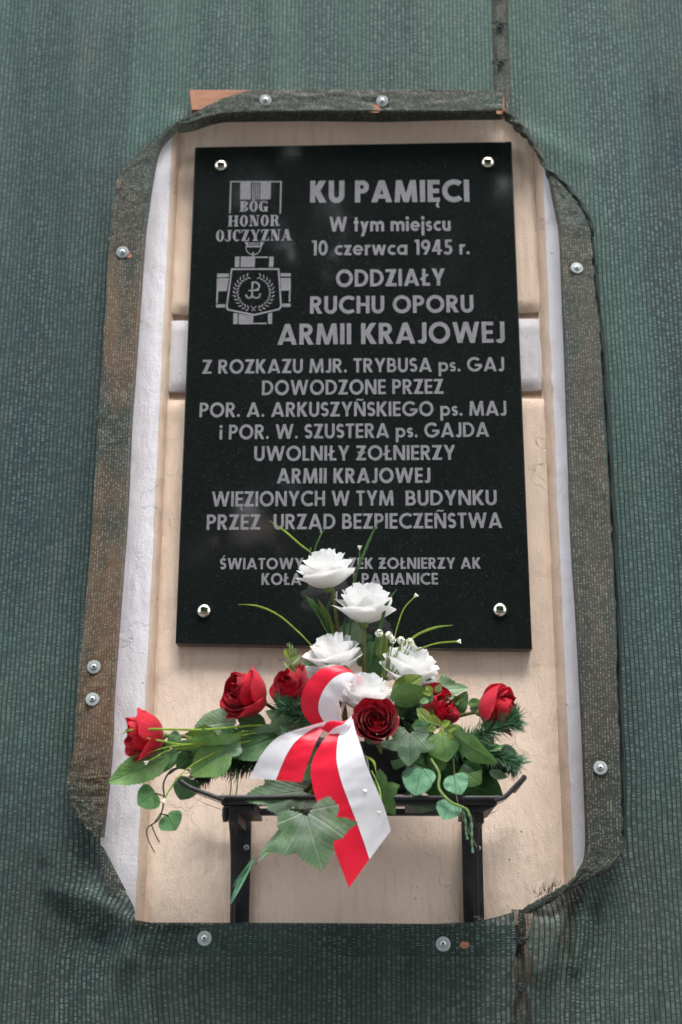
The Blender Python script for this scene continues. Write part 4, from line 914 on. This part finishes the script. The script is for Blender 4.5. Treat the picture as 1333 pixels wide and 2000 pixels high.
def rose(px, py, Y, R_, axis, kind, mat, seed, label, layers=None, mat2=None, spin=0):
    c = P(px, py, Y); rng = random.Random(seed); ax = Vector(axis).normalized()
    q = ax.to_track_quat('Z', 'Y').to_matrix(); q = q @ Matrix.Rotation(spin, 3, 'Z')
    e = bpy.data.objects.new('rose', None); COL.objects.link(e); e.parent = ar; e.location = c-wloc(ar); e['label'] = label
    if layers is None:
        if kind == 'bud':      # petals, ring radius, arc length, start/mid/end angle above horizontal
            layers = [(2, .02, 1.35, 74, 96, 96, 1.7), (3, .06, 1.42, 56, 97, 98, 1.4), (3, .09, 1.52, 40, 98, 96, 1.35), (3, .11, 1.62, 24, 98, 96, 1.3), (3, .13, 1.66, 10, 100, 90, 1.25), (3, .13, 1.62, 0, 102, 56, 1.15)]
        elif kind == 'open':
            layers = [(3, .02, 1.15, 80, 98, 116, 1.9), (3, .04, 1.22, 70, 96, 106, 1.7), (3, .06, 1.26, 58, 94, 94, 1.5), (4, .07, 1.28, 46, 88, 74, 1.35), (4, .08, 1.26, 32, 80, 52, 1.2), (5, .08, 1.24, 18, 68, 34, 1.1), (5, .08, 1.16, 6, 52, 12, 1.0)]
        else:
            layers = [(2, .01, .95, 82, 92, 88, 2.0), (3, .05, 1.05, 68, 92, 92, 1.5), (3, .10, 1.15, 56, 93, 90, 1.3), (4, .14, 1.28, 42, 94, 88, 1.2), (4, .17, 1.42, 28, 95, 84, 1.15), (4, .18, 1.55, 12, 95, 76, 1.1), (5, .18, 1.62, 0, 92, 62, 1.0)]
    for li, (n, r0, Ln, a0, a1, a2, hw) in enumerate(layers):
        ph = rng.uniform(0, 6.28)
        for k in range(n):
            phi = ph+2*math.pi*k/n+rng.uniform(-.12, .12); sd = rng.uniform(0, 90)
            NT_, NS = 12, 12; rad = [r0]; hei = [0]; st = Ln/NT_; ja = rng.uniform(-5, 6); prof = []
            for i in range(NT_+1):
                t = i/NT_; a = (1-t)**2*a0+2*t*(1-t)*a1+t*t*a2; a = R(a+ja*t)
                prof.append((rad[-1], hei[-1])); rad.append(rad[-1]+math.cos(a)*st); hei.append(hei[-1]+math.sin(a)*st)
            rows = []; uvs = []
            for i in range(NT_+1):
                row = []; ur = []
                t = i/NT_; wsh = (.42+.58*math.sin(min(1., t/.65)*math.pi/2)) * (1 if t < .65 else (1-.18*((t-.65)/.35)**2))
                for j in range(NS+1):
                    s = -1+2*j/NS; te = t*(1-.20*abs(s)**4*t-(.10*(s+.3)*t if kind == 'bud' else 0)+.06*nz(s*2.6+sd, sd)*t); x = te*NT_; i0 = min(int(x), NT_-1); f = x-i0
                    rr = prof[i0][0]*(1-f)+prof[i0+1][0]*f; hh = prof[i0][1]*(1-f)+prof[i0+1][1]*f
                    ang = phi+s*hw*wsh
                    ruf = .060*t*t*(nz(s*2.6+sd, t*2, sd)*2.0+.6*math.sin(s*6+sd)*abs(s))
                    rr = rr*(1+(.17 if kind == 'bud' else .11)*s)+ruf+.035*abs(s)**2*t; hh += .05*t*nz(s*1.9+sd, 4.4, sd)
                    lp = Vector((rr*math.cos(ang), rr*math.sin(ang), (hh-.15)*(1.22 if kind == 'open' else 1)))*R_
                    row.append(c+q @ lp); ur.append((s*.5+.5, t))
                rows.append(row); uvs.append(ur)
            b = MB(); b.grid(rows, uvs); b.build('petal', M[mat2] if (mat2 and li < len(layers)-2) else M[mat], e, angle=180)
    for k in range(5):   # calyx
        a = k*1.257+seed; rows = []
        for i in range(7):
            t = i/6; w = .16*math.sin(math.pi*min(1, .12+t*.88))*R_; rr = (.08+.34*math.sin(t*1.5))*R_*1.25; hh = (-.20+.30*t+.22*t*t*(kind != 'open'))*R_
            cdir = Vector((math.cos(a), math.sin(a), 0)); sdir_ = Vector((-math.sin(a), math.cos(a), 0))
            rows.append([c+q @ (cdir*rr+Vector((0, 0, hh))+sdir_*w*s-cdir*.02*R_*abs(s)) for s in (-1, 0, 1)])
        b = MB(); b.grid(rows); b.build('sepal', M['olive' if mat != 'whitep' else 'rosel'], e, angle=180)
    b = MB(); b.tube([c+q @ Vector((0, 0, -.34*R_)), c+q @ Vector((0, 0, -.22*R_)), c+q @ Vector((0, 0, -.05*R_))], [.09*R_, .17*R_, .15*R_], 10); b.build('rose_hip', M['stem'], e)
    return c+q @ Vector((0, 0, -.3*R_))

# white roses
rose(640, 1140, -.12, .043, (-.16, -.16, .95), 'open', 'whitep', 11, 'topmost white rose standing in front of the plaque')
rose(713, 1208, -.13, .044, (.04, -.14, .95), 'open', 'whitep', 23, 'second highest white rose, right of and below the topmost one')
rose(658, 1306, -.13, .043, (-.22, -.35, .85), 'open', 'whitep', 5, 'white rose behind the top of the ribbon loop')
rose(794, 1330, -.125, .044, (.25, -.35, .85), 'open', 'whitep', 8, 'white rose right of the bow, partly behind an olive leaf')
rose(714, 1380, -.165, .040, (.05, -.40, .9), 'open', 'whitep', 9, 'white rose directly above the dark red front rose', spin=.6)
rose(612, 1332, -.09, .022, (-.3, -.4, .8), 'open', 'whitep', 19, 'small white rose peeping out behind the left red bud')
# red roses
rose(310, 1437, -.16, .040, (-.92, -.36, -.10), 'bud', 'red', 31, 'red rose at the far left tip of the arrangement', spin=.4)
rose(505, 1368, -.15, .043, (-.72, -.52, .20), 'bud', 'red', 44, 'red rose bud at upper left below the plaque corner', mat2='darkred')
rose(586, 1358, -.15, .034, (-.55, -.55, .50), 'bud', 'darkred', 52, 'dark red rose half hidden by the ribbon loop')
rose(734, 1418, -.20, .0300, (-.02, -.93, .22), 'full', 'darkred', 63, 'large dark red rose facing forward in the centre of the arrangement', mat2='darkred', spin=1.1)
rose(838, 1392, -.14, .034, (.55, -.60, .25), 'bud', 'darkred', 71, 'red rose among leaves at centre right', mat2='red')
rose(946, 1390, -.15, .040, (.90, -.34, .12), 'bud', 'red', 83, 'red rose at the far right end above the pine twig', spin=.9)
# stems
stem([(650, 1150, -.115), (655, 1185, -.115), (661, 1240, -.12), (668, 1330, -.12), (680, 1440, -.12)], .0034, 'stemb')
stem([(711, 1218, -.125), (711, 1280, -.125), (714, 1360, -.12), (716, 1450, -.12)], .0038, 'stemb')
stem([(320, 1437, -.155), (400, 1440, -.14), (520, 1450, -.12), (640, 1480, -.12)], .0032, 'stemb')
stem([(520, 1375, -.14), (545, 1390, -.13), (600, 1420, -.12), (650, 1470, -.12)], .003, 'stemb')
stem([(740, 1455, -.19), (748, 1480, -.185), (760, 1494, -.18)], .0035, 'stem')
stem([(932, 1390, -.14), (890, 1400, -.135), (850, 1412, -.13), (790, 1450, -.12)], .003, 'stemb')
stem([(655, 1325, -.12), (668, 1380, -.12), (680, 1460, -.12)], .003, 'stemb'); stem([(785, 1340, -.11), (770, 1390, -.11), (750, 1470, -.11)], .003, 'stemb')
# leaves: (kind, base, tip, width px, material, roll, bend, fold)
LV = [
 ('maple', (597, 1585, -.262), (630, 1700, -.255), 158, 'ivy', 6, .10, .10, 'largest pale green ivy leaf hanging below the shelf'),
 ('maple', (602, 1543, -.20), (468, 1560, -.205), 96, 'ivyd', 20, .06, .12, 'grey-green ivy leaf below the white ribbon end'),
 ('narrow', (600, 1578, -.20), (502, 1680, -.20), 26, 'ivy', 42, .05, .3, None), ('narrow', (498, 1672, -.20), (446, 1768, -.195), 12, 'mint', 30, .06, .3, None),
 ('narrow', (488, 1690, -.20), (455, 1735, -.19), 11, 'mint', -30, .05, .3, None),
 ('rose', (330, 1478, -.165), (212, 1531, -.17), 54, 'ivyg', 18, -.06, .2, 'pointed green leaf at the far left below the red rose'),
 ('round', (330, 1476, -.150), (262, 1482, -.145), 66, 'rosel', 10, .05, .15, None),
 ('maple', (455, 1456, -.175), (322, 1462, -.185), 84, 'ivyg', -38, .12, .2, None), ('rose', (452, 1462, -.18), (370, 1512, -.185), 60, 'ivyg', 20, .10, .2, None),
 ('rose', (462, 1410, -.15), (378, 1418, -.15), 52, 'ivy', 14, .12, .2, None), ('maple', (600, 1428, -.165), (485, 1432, -.18), 74, 'ivy', -24, .10, .15, None),
 ('rose', (545, 1440, -.17), (440, 1470, -.18), 58, 'rosel', 22, .12, .2, None), ('rose', (430, 1452, -.155), (360, 1435, -.16), 46, 'olive', -8, .08, .2, None),
 ('rose', (570, 1452, -.16), (500, 1480, -.17), 60, 'glossy', 10, .12, .2, None), ('rose', (600, 1470, -.15), (520, 1520, -.15), 66, 'glossy', 10, .12, .2, None),
 ('round', (305, 1548, -.165), (270, 1572, -.17), 44, 'round', 5, .05, .08, 'round leaf on the left tendril, higher one'), ('round', (326, 1590, -.165), (344, 1621, -.17), 42, 'round', 5, .05, .08, 'lowest round leaf on the left tendril'),
 ('round', (372, 1520, -.17), (352, 1562, -.16), 44, 'rosel', 0, .05, .08, None),
 ('maple', (800, 1428, -.205), (800, 1494, -.215), 92, 'ivyd', -8, .16, .18, 'dark green ivy leaf below the front red rose'),
 ('round', (862, 1432, -.19), (872, 1486, -.20), 56, 'ivyg', 8, .10, .18, None), ('round', (824, 1500, -.20), (810, 1550, -.215), 56, 'mint', 15, .14, .1, 'round mint leaf above the shelf edge'),
 ('round', (884, 1513, -.205), (902, 1550, -.215), 42, 'mint', -15, .08, .1, None), ('round', (884, 1566, -.21), (866, 1600, -.22), 40, 'mint', 10, .06, .1, 'mint leaf hanging just below the shelf edge'),
 ('rose', (766, 1356, -.175), (826, 1320, -.18), 36, 'olive', 0, .06, .12, 'olive leaf beside the right white rose'), ('rose', (762, 1362, -.18), (838, 1352, -.19), 44, 'ivyg', 20, .10, .2, None),
 ('maple', (838, 1352, -.15), (916, 1340, -.155), 56, 'ivy', -25, .10, .2, None), ('rose', (882, 1404, -.14), (914, 1350, -.14), 34, 'rosel', 30, .05, .2, None),
 ('rose', (880, 1430, -.20), (966, 1496, -.215), 42, 'ivyg', 30, .14, .35, None), ('monstera', (828, 1498, -.13), (982, 1556, -.16), 100, 'glossy', 5, .06, .12, 'broad dark glossy leaf lying along the shelf right'),
 ('monstera', (770, 1490, -.12), (870, 1520, -.14), 90, 'glossy', 0, .08, .12, None), ('rose', (795, 1566, -.19), (862, 1578, -.17), 26, 'ivyd', 20, .03, .1, None),
 ('maple', (728, 1522, -.225), (770, 1594, -.215), 76, 'ivyg', 18, .12, .18, None), ('rose', (742, 1462, -.17), (738, 1555, -.18), 52, 'glossy', 0, .08, .2, None),
 ('rose', (655, 1255, -.115), (604, 1158, -.125), 22, 'ivyg', 40, .12, .3, None), ('rose', (660, 1260, -.12), (626, 1165, -.13), 18, 'olive', 60, .08, .3, None),
 ('rose', (628, 1312, -.12), (600, 1272, -.12), 36, 'rosel', 0, .05, .15, None), ('rose', (672, 1262, -.10), (700, 1214, -.10), 46, 'ivy', 10, .05, .12, None),
 ('rose', (700, 1300, -.10), (742, 1252, -.10), 40, 'rosel', 0, .05, .15, None), ('rose', (690, 1270, -.095), (728, 1240, -.09), 44, 'glossy', 0, .05, .15, None), ('narrow', (742, 1300, -.10), (752, 1236, -.10), 22, 'olive', 0, .05, .2, None),
 ('rose', (720, 1330, -.11), (748, 1282, -.11), 34, 'rosel', 10, .05, .15, None), ('rose', (694, 1325, -.165), (628, 1283, -.17), 22, 'rosel', 50, .12, .3, 'thin curled leaf crossing the white rose behind the loop'),
 ('rose', (808, 1345, -.115), (848, 1330, -.12), 40, 'rosel', 0, .08, .15, None), ('rose', (790, 1420, -.13), (842, 1405, -.14), 50, 'rosel', 0, .08, .15, None), ('rose', (850, 1460, -.13), (930, 1450, -.14), 56, 'glossy', 0, .08, .15, None),
 ('rose', (700, 1450, -.17), (690, 1530, -.17), 60, 'glossy', 0, .08, .15, None), ('round', (838, 1420, -.19), (806, 1418, -.20), 30, 'round', 0, .05, .1, None), ('maple', (775, 1500, -.14), (800, 1560, -.16), 60, 'ivyd', 0, .08, .15, None),
 ('rose', (598, 1440, -.155), (560, 1396, -.15), 46, 'rosel', 0, .08, .15, None), ('rose', (780, 1480, -.16), (830, 1500, -.17), 56, 'rosel', 0, .1, .2, None),
 ('rose', (735, 1450, -.2), (712, 1440, -.2), 16, 'ivyd', 0, .1, .2, None), ('rose', (640, 1500, -.17), (600, 1545, -.18), 50, 'glossy', 0, .1, .2, None),
 ('rose', (640, 1470, -.215), (560, 1520, -.20), 52, 'rosel', 10, .12, .25, None), ('maple', (650, 1480, -.20), (640, 1560, -.21), 70, 'ivyd', 5, .14, .2, None), ('rose', (610, 1450, -.17), (548, 1500, -.18), 46, 'rosel', -15, .14, .3, None),
 ('rose', (760, 1500, -.18), (790, 1470, -.19), 34, 'ivyg', 0, .1, .2, None), ('rose', (800, 1450, -.18), (770, 1500, -.20), 40, 'rosel', 20, .1, .2, None), ('rose', (840, 1500, -.17), (870, 1470, -.185), 38, 'ivyg', -10, .1, .2, None), ('rose', (900, 1455, -.185), (935, 1440, -.19), 28, 'ivyg', 20, .1, .3, None),
 ('maple', (420, 1455, -.16), (380, 1440, -.165), 44, 'rosel', 0, .12, .2, None), ('rose', (350, 1465, -.16), (300, 1510, -.165), 34, 'rosel', 20, .12, .3, None), ('rose', (380, 1470, -.17), (345, 1500, -.175), 30, 'glossy', 0, .1, .2, None), ('rose', (780, 1400, -.16), (800, 1372, -.165), 30, 'ivyg', 0, .1, .2, None),
 ('rose', (905, 1470, -.13), (965, 1520, -.14), 44, 'rosel', 10, .1, .2, None), ('rose', (850, 1455, -.17), (815, 1440, -.18), 40, 'ivyg', 0, .1, .2, None), ('rose', (905, 1440, -.16), (868, 1420, -.17), 34, 'ivyg', 12, .1, .2, None),
 ('maple', (560, 1410, -.15), (520, 1388, -.16), 50, 'ivy', 10, .1, .2, None), ('rose', (470, 1440, -.17), (400, 1490, -.175), 44, 'ivyg', 12, .14, .3, None), ('rose', (520, 1425, -.16), (462, 1400, -.165), 40, 'rosel', -10, .12, .2, None), ('round', (640, 1540, -.19), (590, 1560, -.19), 50, 'ivyd', 0, .1, .2, None),
 ('rose', (860, 1360, -.13), (890, 1330, -.135), 30, 'ivyg', 10, .1, .2, None), ('rose', (900, 1500, -.17), (940, 1530, -.18), 46, 'ivyg', 0, .1, .2, None),
]
for i, (k, bs, tp, w, mt, ro, be, fo, lb) in enumerate(LV): leaf(k, bs, tp, w, mt, ro, be, fo, seed=i, label=lb)
# small mixed leaves that fill the arrangement
rg = random.Random(77)
for i in range(120):
    zone = rg.choices(((330, 600, 1425, 1485, -1), (775, 985, 1370, 1510, 1), (610, 800, 1450, 1540, 0), (600, 830, 1280, 1420, 0)), (36, 48, 20, 12))[0]
    x = rg.uniform(zone[0], zone[1]); y = rg.uniform(zone[2], zone[3]); Y = rg.uniform(-.185, -.125) if zone[2] > 1300 else -.095
    a = {-1: rg.gauss(2.9, .8), 1: rg.gauss(.2, .9), 0: rg.uniform(0, 6.28)}[zone[4]]; L = rg.uniform(20, 40)
    leaf(rg.choice(('rose', 'rose', 'rose', 'round', 'maple')), (x, y, Y), (x+L*math.cos(a), y-L*math.sin(a)*.8+4, Y-rg.uniform(0, .015)), L*rg.uniform(.45, .75),
         rg.choice(('ivyg', 'rosel', 'rosel', 'ivy', 'ivyd', 'round', 'glossy', 'olive')), rg.uniform(-45, 45), rg.uniform(.05, .2), rg.uniform(.1, .35), seed=i, name='small_leaf')
# grass blades and flower tips
for pts, w, mt, fl in [
  ([(466, 1180, -.17), (505, 1184, -.165), (545, 1202, -.155), (585, 1236, -.145), (614, 1266, -.13)], 3.8, 'blade', 0),
  ([(527, 1017, -.15), (555, 1036, -.145), (585, 1062, -.14), (614, 1088, -.13), (640, 1150, -.12)], 4, 'blade', 0),
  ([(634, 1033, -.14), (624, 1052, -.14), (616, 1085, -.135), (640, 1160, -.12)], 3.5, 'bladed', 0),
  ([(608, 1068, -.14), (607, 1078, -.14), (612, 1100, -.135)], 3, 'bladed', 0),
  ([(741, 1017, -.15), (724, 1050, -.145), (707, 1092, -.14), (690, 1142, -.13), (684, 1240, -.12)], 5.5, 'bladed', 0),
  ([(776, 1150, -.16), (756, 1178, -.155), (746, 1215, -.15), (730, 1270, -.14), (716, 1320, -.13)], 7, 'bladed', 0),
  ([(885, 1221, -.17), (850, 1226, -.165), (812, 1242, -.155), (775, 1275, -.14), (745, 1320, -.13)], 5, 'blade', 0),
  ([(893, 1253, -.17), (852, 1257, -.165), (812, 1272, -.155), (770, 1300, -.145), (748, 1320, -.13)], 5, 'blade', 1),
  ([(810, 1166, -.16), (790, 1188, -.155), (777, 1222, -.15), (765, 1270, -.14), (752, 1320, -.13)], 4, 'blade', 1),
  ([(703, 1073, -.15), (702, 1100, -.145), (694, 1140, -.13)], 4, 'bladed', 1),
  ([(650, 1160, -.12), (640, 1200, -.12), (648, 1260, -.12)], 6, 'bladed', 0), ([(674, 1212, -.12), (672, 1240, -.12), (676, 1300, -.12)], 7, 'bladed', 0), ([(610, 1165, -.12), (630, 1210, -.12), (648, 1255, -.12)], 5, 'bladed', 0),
  ([(238, 1435, -.20), (252, 1427, -.20), (300, 1424, -.195), (400, 1425, -.185), (505, 1417, -.175), (600, 1420, -.16)], 4.6, 'blade', 0),
  ([(268, 1438, -.20), (310, 1446, -.195), (365, 1454, -.19), (450, 1440, -.18), (560, 1420, -.16)], 3.8, 'blade', 0),
  ([(287, 1471, -.19), (330, 1459, -.19), (400, 1450, -.18), (500, 1425, -.17), (600, 1425, -.16)], 3.8, 'blade', 0),
  ([(290, 1487, -.19), (305, 1479, -.19), (330, 1466, -.185), (400, 1455, -.18), (480, 1440, -.17)], 4.5, 'blade', 1),
  ([(322, 1560, -.19), (336, 1536, -.19), (362, 1505, -.19), (400, 1480, -.185), (460, 1455, -.175), (560, 1430, -.16)], 4.6, 'blade', 1),
  ([(742, 1580, -.235), (744, 1555, -.235), (738, 1530, -.23), (726, 1505, -.225)], 4, 'blade', 1), ([(715, 1540, -.24), (721, 1510, -.235), (716, 1480, -.225), (708, 1470, -.22)], 4, 'bladed', 1),
  ([(735, 1509, -.225), (730, 1488, -.225), (715, 1478, -.22), (705, 1478, -.215)], 4.5, 'blade', 0),
  ([(520, 1665, -.21), (560, 1620, -.21), (590, 1575, -.20), (625, 1520, -.19)], 7, 'blade', 0), ([(545, 1640, -.215), (580, 1600, -.21), (604, 1560, -.20), (632, 1515, -.19)], 6, 'bladed', 0),
  ([(900, 1420, -.17), (870, 1418, -.165), (830, 1425, -.15)], 4, 'lime', 0)]:
    blade(pts, w, mt, tipflower=bool(fl))
# tendrils
stem([(362, 1497, -.17), (335, 1505, -.17), (320, 1530, -.17), (321, 1560, -.17), (312, 1598, -.17), (288, 1618, -.17), (290, 1640, -.17), (303, 1666, -.17)], .0016, 'tendril', 'tendril', r2=.0008)
stem([(296, 1610, -.17), (304, 1630, -.17), (312, 1645, -.17)], .0011, 'tendril', 'tendril'); stem([(322, 1556, -.17), (310, 1551, -.17), (303, 1550, -.17)], .0011, 'tendril', 'tendril'); stem([(316, 1590, -.17), (326, 1592, -.17), (330, 1596, -.17)], .0011, 'tendril', 'tendril')
stem([(300, 1610, -.17), (308, 1598, -.17), (316, 1586, -.17)], .001, 'tendril', 'tendril'); stem([(330, 1512, -.17), (350, 1500, -.17), (372, 1505, -.17)], .0014, 'tendril', 'tendril')
stem([(842, 1482, -.20), (858, 1510, -.21), (858, 1540, -.215), (880, 1566, -.222), (910, 1580, -.222), (918, 1595, -.222)], .0022, 'stem', 'tendril')
for pts in ([(905, 1580, -.22), (910, 1605, -.22), (911, 1625, -.22), (914, 1640, -.22)], [(918, 1590, -.22), (922, 1615, -.22), (922, 1640, -.22), (924, 1666, -.22)]):
    c = cat_rom([P(*p) for p in pts], 9); b = MB(); b.tube(c, [.0010+.0011*abs(math.sin(i*.55)) for i in range(len(c))], 8); b.build('seed_pod_string', M['mint'], ar)
stem([(886, 1482, -.21), (889, 1520, -.215), (893, 1560, -.22), (905, 1600, -.222), (932, 1655, -.222)], .0006, 'stemb', 'thread_stem')
for x in (450, 462): stem([(x, 1500, -.17), (x+2, 1530, -.17), (x-1, 1556, -.17)], .0011, 'stem', 'tendril')
# pine twigs
def pine(pts, n, ln, mat, name_label, seed, down=0., spread=.9):
    rng = random.Random(seed); c = cat_rom([P(*p) for p in pts], 10); k = len(c)
    e = bpy.data.objects.new('pine_twig', None); COL.objects.link(e); e.parent = ar; e.location = c[0]-wloc(ar); e['label'] = name_label
    b = MB(); b.tube(c, .0018, 6); b.build('twig', M['tendril'], e)
    b = MB()
    for _ in range(n):
        i = rng.randrange(k-1); p = c[i].lerp(c[i+1], rng.random()); t = (c[i+1]-c[i]).normalized()
        o = t.orthogonal().normalized(); o = Matrix.Rotation(rng.uniform(0, 6.283), 3, t) @ o
        d = (t*rng.uniform(.25, .95)+o*spread).normalized(); d = (d+Vector((0, 0, -down))).normalized()
        L = ln*rng.uniform(.65, 1.15); cu = Vector((rng.uniform(-1, 1), rng.uniform(-1, 1), rng.uniform(-1, .4)))*L*.10
        b.tube([p, p+d*L*.55+cu, p+d*L+cu*.3], [.0007, .00065, .0002], 3, False)
    o = b.build('needles', M[mat], e); o['kind'] = 'stuff'
pine([(620, 1415, -.17), (590, 1400, -.18), (560, 1385, -.185)], 300, .026, 'needle', 'pine twig left of the ribbon loop', 1)
pine([(612, 1400, -.17), (575, 1382, -.185), (548, 1378, -.185)], 380, .022, 'needle', 'short pine twig in front of the half hidden rose', 6)
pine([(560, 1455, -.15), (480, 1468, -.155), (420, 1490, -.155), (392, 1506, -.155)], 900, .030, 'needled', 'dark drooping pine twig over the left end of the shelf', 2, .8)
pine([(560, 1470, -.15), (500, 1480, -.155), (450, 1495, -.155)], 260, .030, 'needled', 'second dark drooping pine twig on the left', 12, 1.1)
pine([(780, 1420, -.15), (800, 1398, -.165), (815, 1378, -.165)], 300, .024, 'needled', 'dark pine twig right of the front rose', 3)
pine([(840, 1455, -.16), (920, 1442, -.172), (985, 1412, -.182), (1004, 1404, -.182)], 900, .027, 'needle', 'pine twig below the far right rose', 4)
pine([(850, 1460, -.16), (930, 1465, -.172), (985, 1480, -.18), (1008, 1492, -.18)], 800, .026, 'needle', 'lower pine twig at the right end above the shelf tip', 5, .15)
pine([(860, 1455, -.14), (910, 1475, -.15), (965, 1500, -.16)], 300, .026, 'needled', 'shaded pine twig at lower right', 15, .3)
# sprigs of small leaves
def sprig(pts, leaves, mat, label):
    c = [P(*p) for p in pts]; e = bpy.data.objects.new('leafy_sprig', None); COL.objects.link(e); e.parent = ar; e.location = c[0]-wloc(ar); e['label'] = label
    b = MB(); b.tube(cat_rom(c, 6), .0009, 6); b.build('sprig_stem', M['stem'], e)
    for i, (bx, by, tx, ty, w, mt) in enumerate(leaves): leaf('rose', (bx, by, pts[0][2]), (tx, ty, pts[0][2]-.006), w, mt or mat, random.uniform(-30, 30), .1, .3, parent=e, name='small_leaf', seed=i, serr=0)
sprig([(572, 1330, -.14), (570, 1300, -.145), (566, 1272, -.15), (566, 1255, -.15)],
      [(568, 1290, 556, 1266, 12, 'lime'), (568, 1284, 580, 1266, 11, 'bud'), (570, 1296, 589, 1278, 10, 'bud'), (571, 1312, 556, 1292, 13, 'bud'), (572, 1316, 589, 1294, 14, 'bud'), (571, 1318, 568, 1298, 11, 'lime'), (567, 1272, 572, 1258, 7, 'bud'), (566, 1264, 560, 1256, 6, 'bud'), (574, 1338, 546, 1328, 14, 'bud'), (572, 1326, 558, 1312, 9, 'bud'), (574, 1322, 586, 1310, 9, 'bud')], 'bud', 'small pale green leafy sprig left of the white rose')
sprig([(880, 1432, -.21), (860, 1418, -.215), (836, 1410, -.215), (818, 1396, -.215)],
      [(836, 1408, 816, 1382, 22, 'olive'), (848, 1412, 842, 1396, 18, 'lime'), (858, 1418, 850, 1400, 14, 'lime'), (862, 1418, 880, 1408, 12, 'lime'), (868, 1424, 894, 1420, 12, 'lime'), (874, 1430, 886, 1442, 10, 'lime'), (860, 1422, 866, 1440, 9, 'lime'), (850, 1416, 838, 1428, 14, 'olive'), (846, 1352, 832, 1340, 12, 'lime'), (852, 1352, 862, 1336, 12, 'bud'), (846, 1354, 826, 1352, 10, 'lime'), (838, 1366, 820, 1372, 12, 'ivyg')], 'lime', 'yellow-green leafy sprig right of the front rose')
# baby's breath
for i, (x, y, r) in enumerate([(741, 1237, 8), (760, 1240, 7), (768, 1250, 7), (784, 1251, 8), (801, 1254, 8), (806, 1260, 6), (764, 1245, 6)]):
    c = P(x, y, -.165); rng = random.Random(i)
    e = bpy.data.objects.new('gypsophila', None); COL.objects.link(e); e.parent = ar; e.location = c-wloc(ar)
    b = MB()
    for k in range(46):
        d = Vector((rng.gauss(0, 1), rng.gauss(0, 1), rng.gauss(0, 1))).normalized(); p = c+d*r*PX*.75; a = d.orthogonal().normalized(); bb = d.cross(a); s = r*PX*.30
        b.add([p-a*s, p-bb*s+d*s*.5, p+a*s, p+bb*s+d*s*.5], [(0, 1, 2, 3)])
    b.build('blossom', M['flowert'], e, smooth=False)
    b = MB(); b.tube(cat_rom([c, P(x*.75+748*.25, y+28, -.16), P(x*.4+752*.6, y+62, -.15), P(750, 1330, -.13)], 6), .0009, 6); b.build('stalk', M['stem'], e)

# ------------------------------------------------------------------ ribbon
rb = empty('ribbon_bow', tuple(P(660, 1425, -.22)), 'red and white satin ribbon bow with two long tails across the flowers', 'ribbon')
def rib(rows, name, cut=None, n=9, cols=16, wavy=0.0, flip=False):
    Ls = cat_rom([P(*r[0:3]) for r in rows], n); Rs = cat_rom([P(*r[3:6]) for r in rows], n); g = []; uvs = []; L = 0
    k = len(Ls)
    for i, (a, c) in enumerate(zip(Ls, Rs)):
        if i: L += ((a+c)/2-(Ls[i-1]+Rs[i-1])/2).length
        row = []; ur = []
        nr = (c-a).cross(Ls[min(i+1, k-1)]-Ls[max(0, i-1)])
        nr = nr.normalized() if nr.length > 1e-9 else Vector((0, -1, 0))
        for j in range(cols+1):
            t = j/cols; p = a.lerp(c, t)
            row.append(p+nr*(wavy*math.sin(math.pi*t)+.0016*nz(L*38, t*1.6, wavy*99)+.0007*nz(L*90, t*5, 3))); ur.append((1-t if flip else t, L))
        g.append(row); uvs.append(ur)
    if cut == 'pinked':
        d = (g[-1][0]-g[-2][0]).normalized(); cols2 = len(g[-1])
        new = []; nu = []
        m_ = 34; a, c = g[-1][0], g[-1][-1]
        # zigzag end: separate fine row
        b2 = MB(); top = [a.lerp(c, q/m_) for q in range(m_+1)]; bot = [p+d*(.0030 if q % 2 else .0002) for q, p in enumerate(top)]
        b2.grid([top, bot], [[((1-q/m_) if flip else q/m_, L) for q in range(m_+1)], [((1-q/m_) if flip else q/m_, L+.003) for q in range(m_+1)]])
    b = MB(); b.grid(g, uvs)
    if cut == 'pinked': b.add(b2.v, b2.f, b2.uv)
    return b.build(name, M['ribbon'], rb, angle=180)
rib([(650, 1424, -.228, 688, 1396, -.222), (628, 1452, -.240, 694, 1424, -.236), (609, 1490, -.246, 706, 1460, -.246), (610, 1530, -.246, 718, 1498, -.248), (624, 1580, -.242, 735, 1538, -.244), (650, 1650, -.236, 752, 1580, -.238), (682, 1734, -.228, 764, 1622, -.230)], 'long_tail', wavy=.004)
rib([(668, 1404, -.215, 662, 1426, -.215), (640, 1408, -.226, 640, 1428, -.222), (600, 1419, -.238, 632, 1426, -.228), (546, 1438, -.246, 618, 1449, -.238), (513, 1471, -.248, 606, 1478, -.242), (489, 1517, -.244, 590, 1526, -.240)], 'short_tail', 'pinked', wavy=.004, flip=True)
rib([(622, 1424, -.190, 672, 1410, -.196), (596, 1400, -.204, 664, 1402, -.205), (588, 1368, -.218, 658, 1388, -.214), (600, 1333, -.228, 664, 1366, -.222), (626, 1308, -.232, 673, 1347, -.228), (656, 1300, -.228, 681, 1335, -.226), (680, 1306, -.216, 687, 1330, -.220),
     (690, 1325, -.196, 690, 1342, -.204), (688, 1345, -.176, 684, 1352, -.190), (676, 1370, -.168, 672, 1364, -.178), (664, 1398, -.176, 664, 1386, -.184), (660, 1420, -.19, 660, 1404, -.20)], 'loop', wavy=.005)
rib([(628, 1424, -.236, 655, 1436, -.226), (640, 1410, -.240, 668, 1430, -.232), (660, 1408, -.240, 684, 1418, -.234), (678, 1410, -.232, 690, 1404, -.226)], 'knot', wavy=.003)
S.render.film_transparent = False
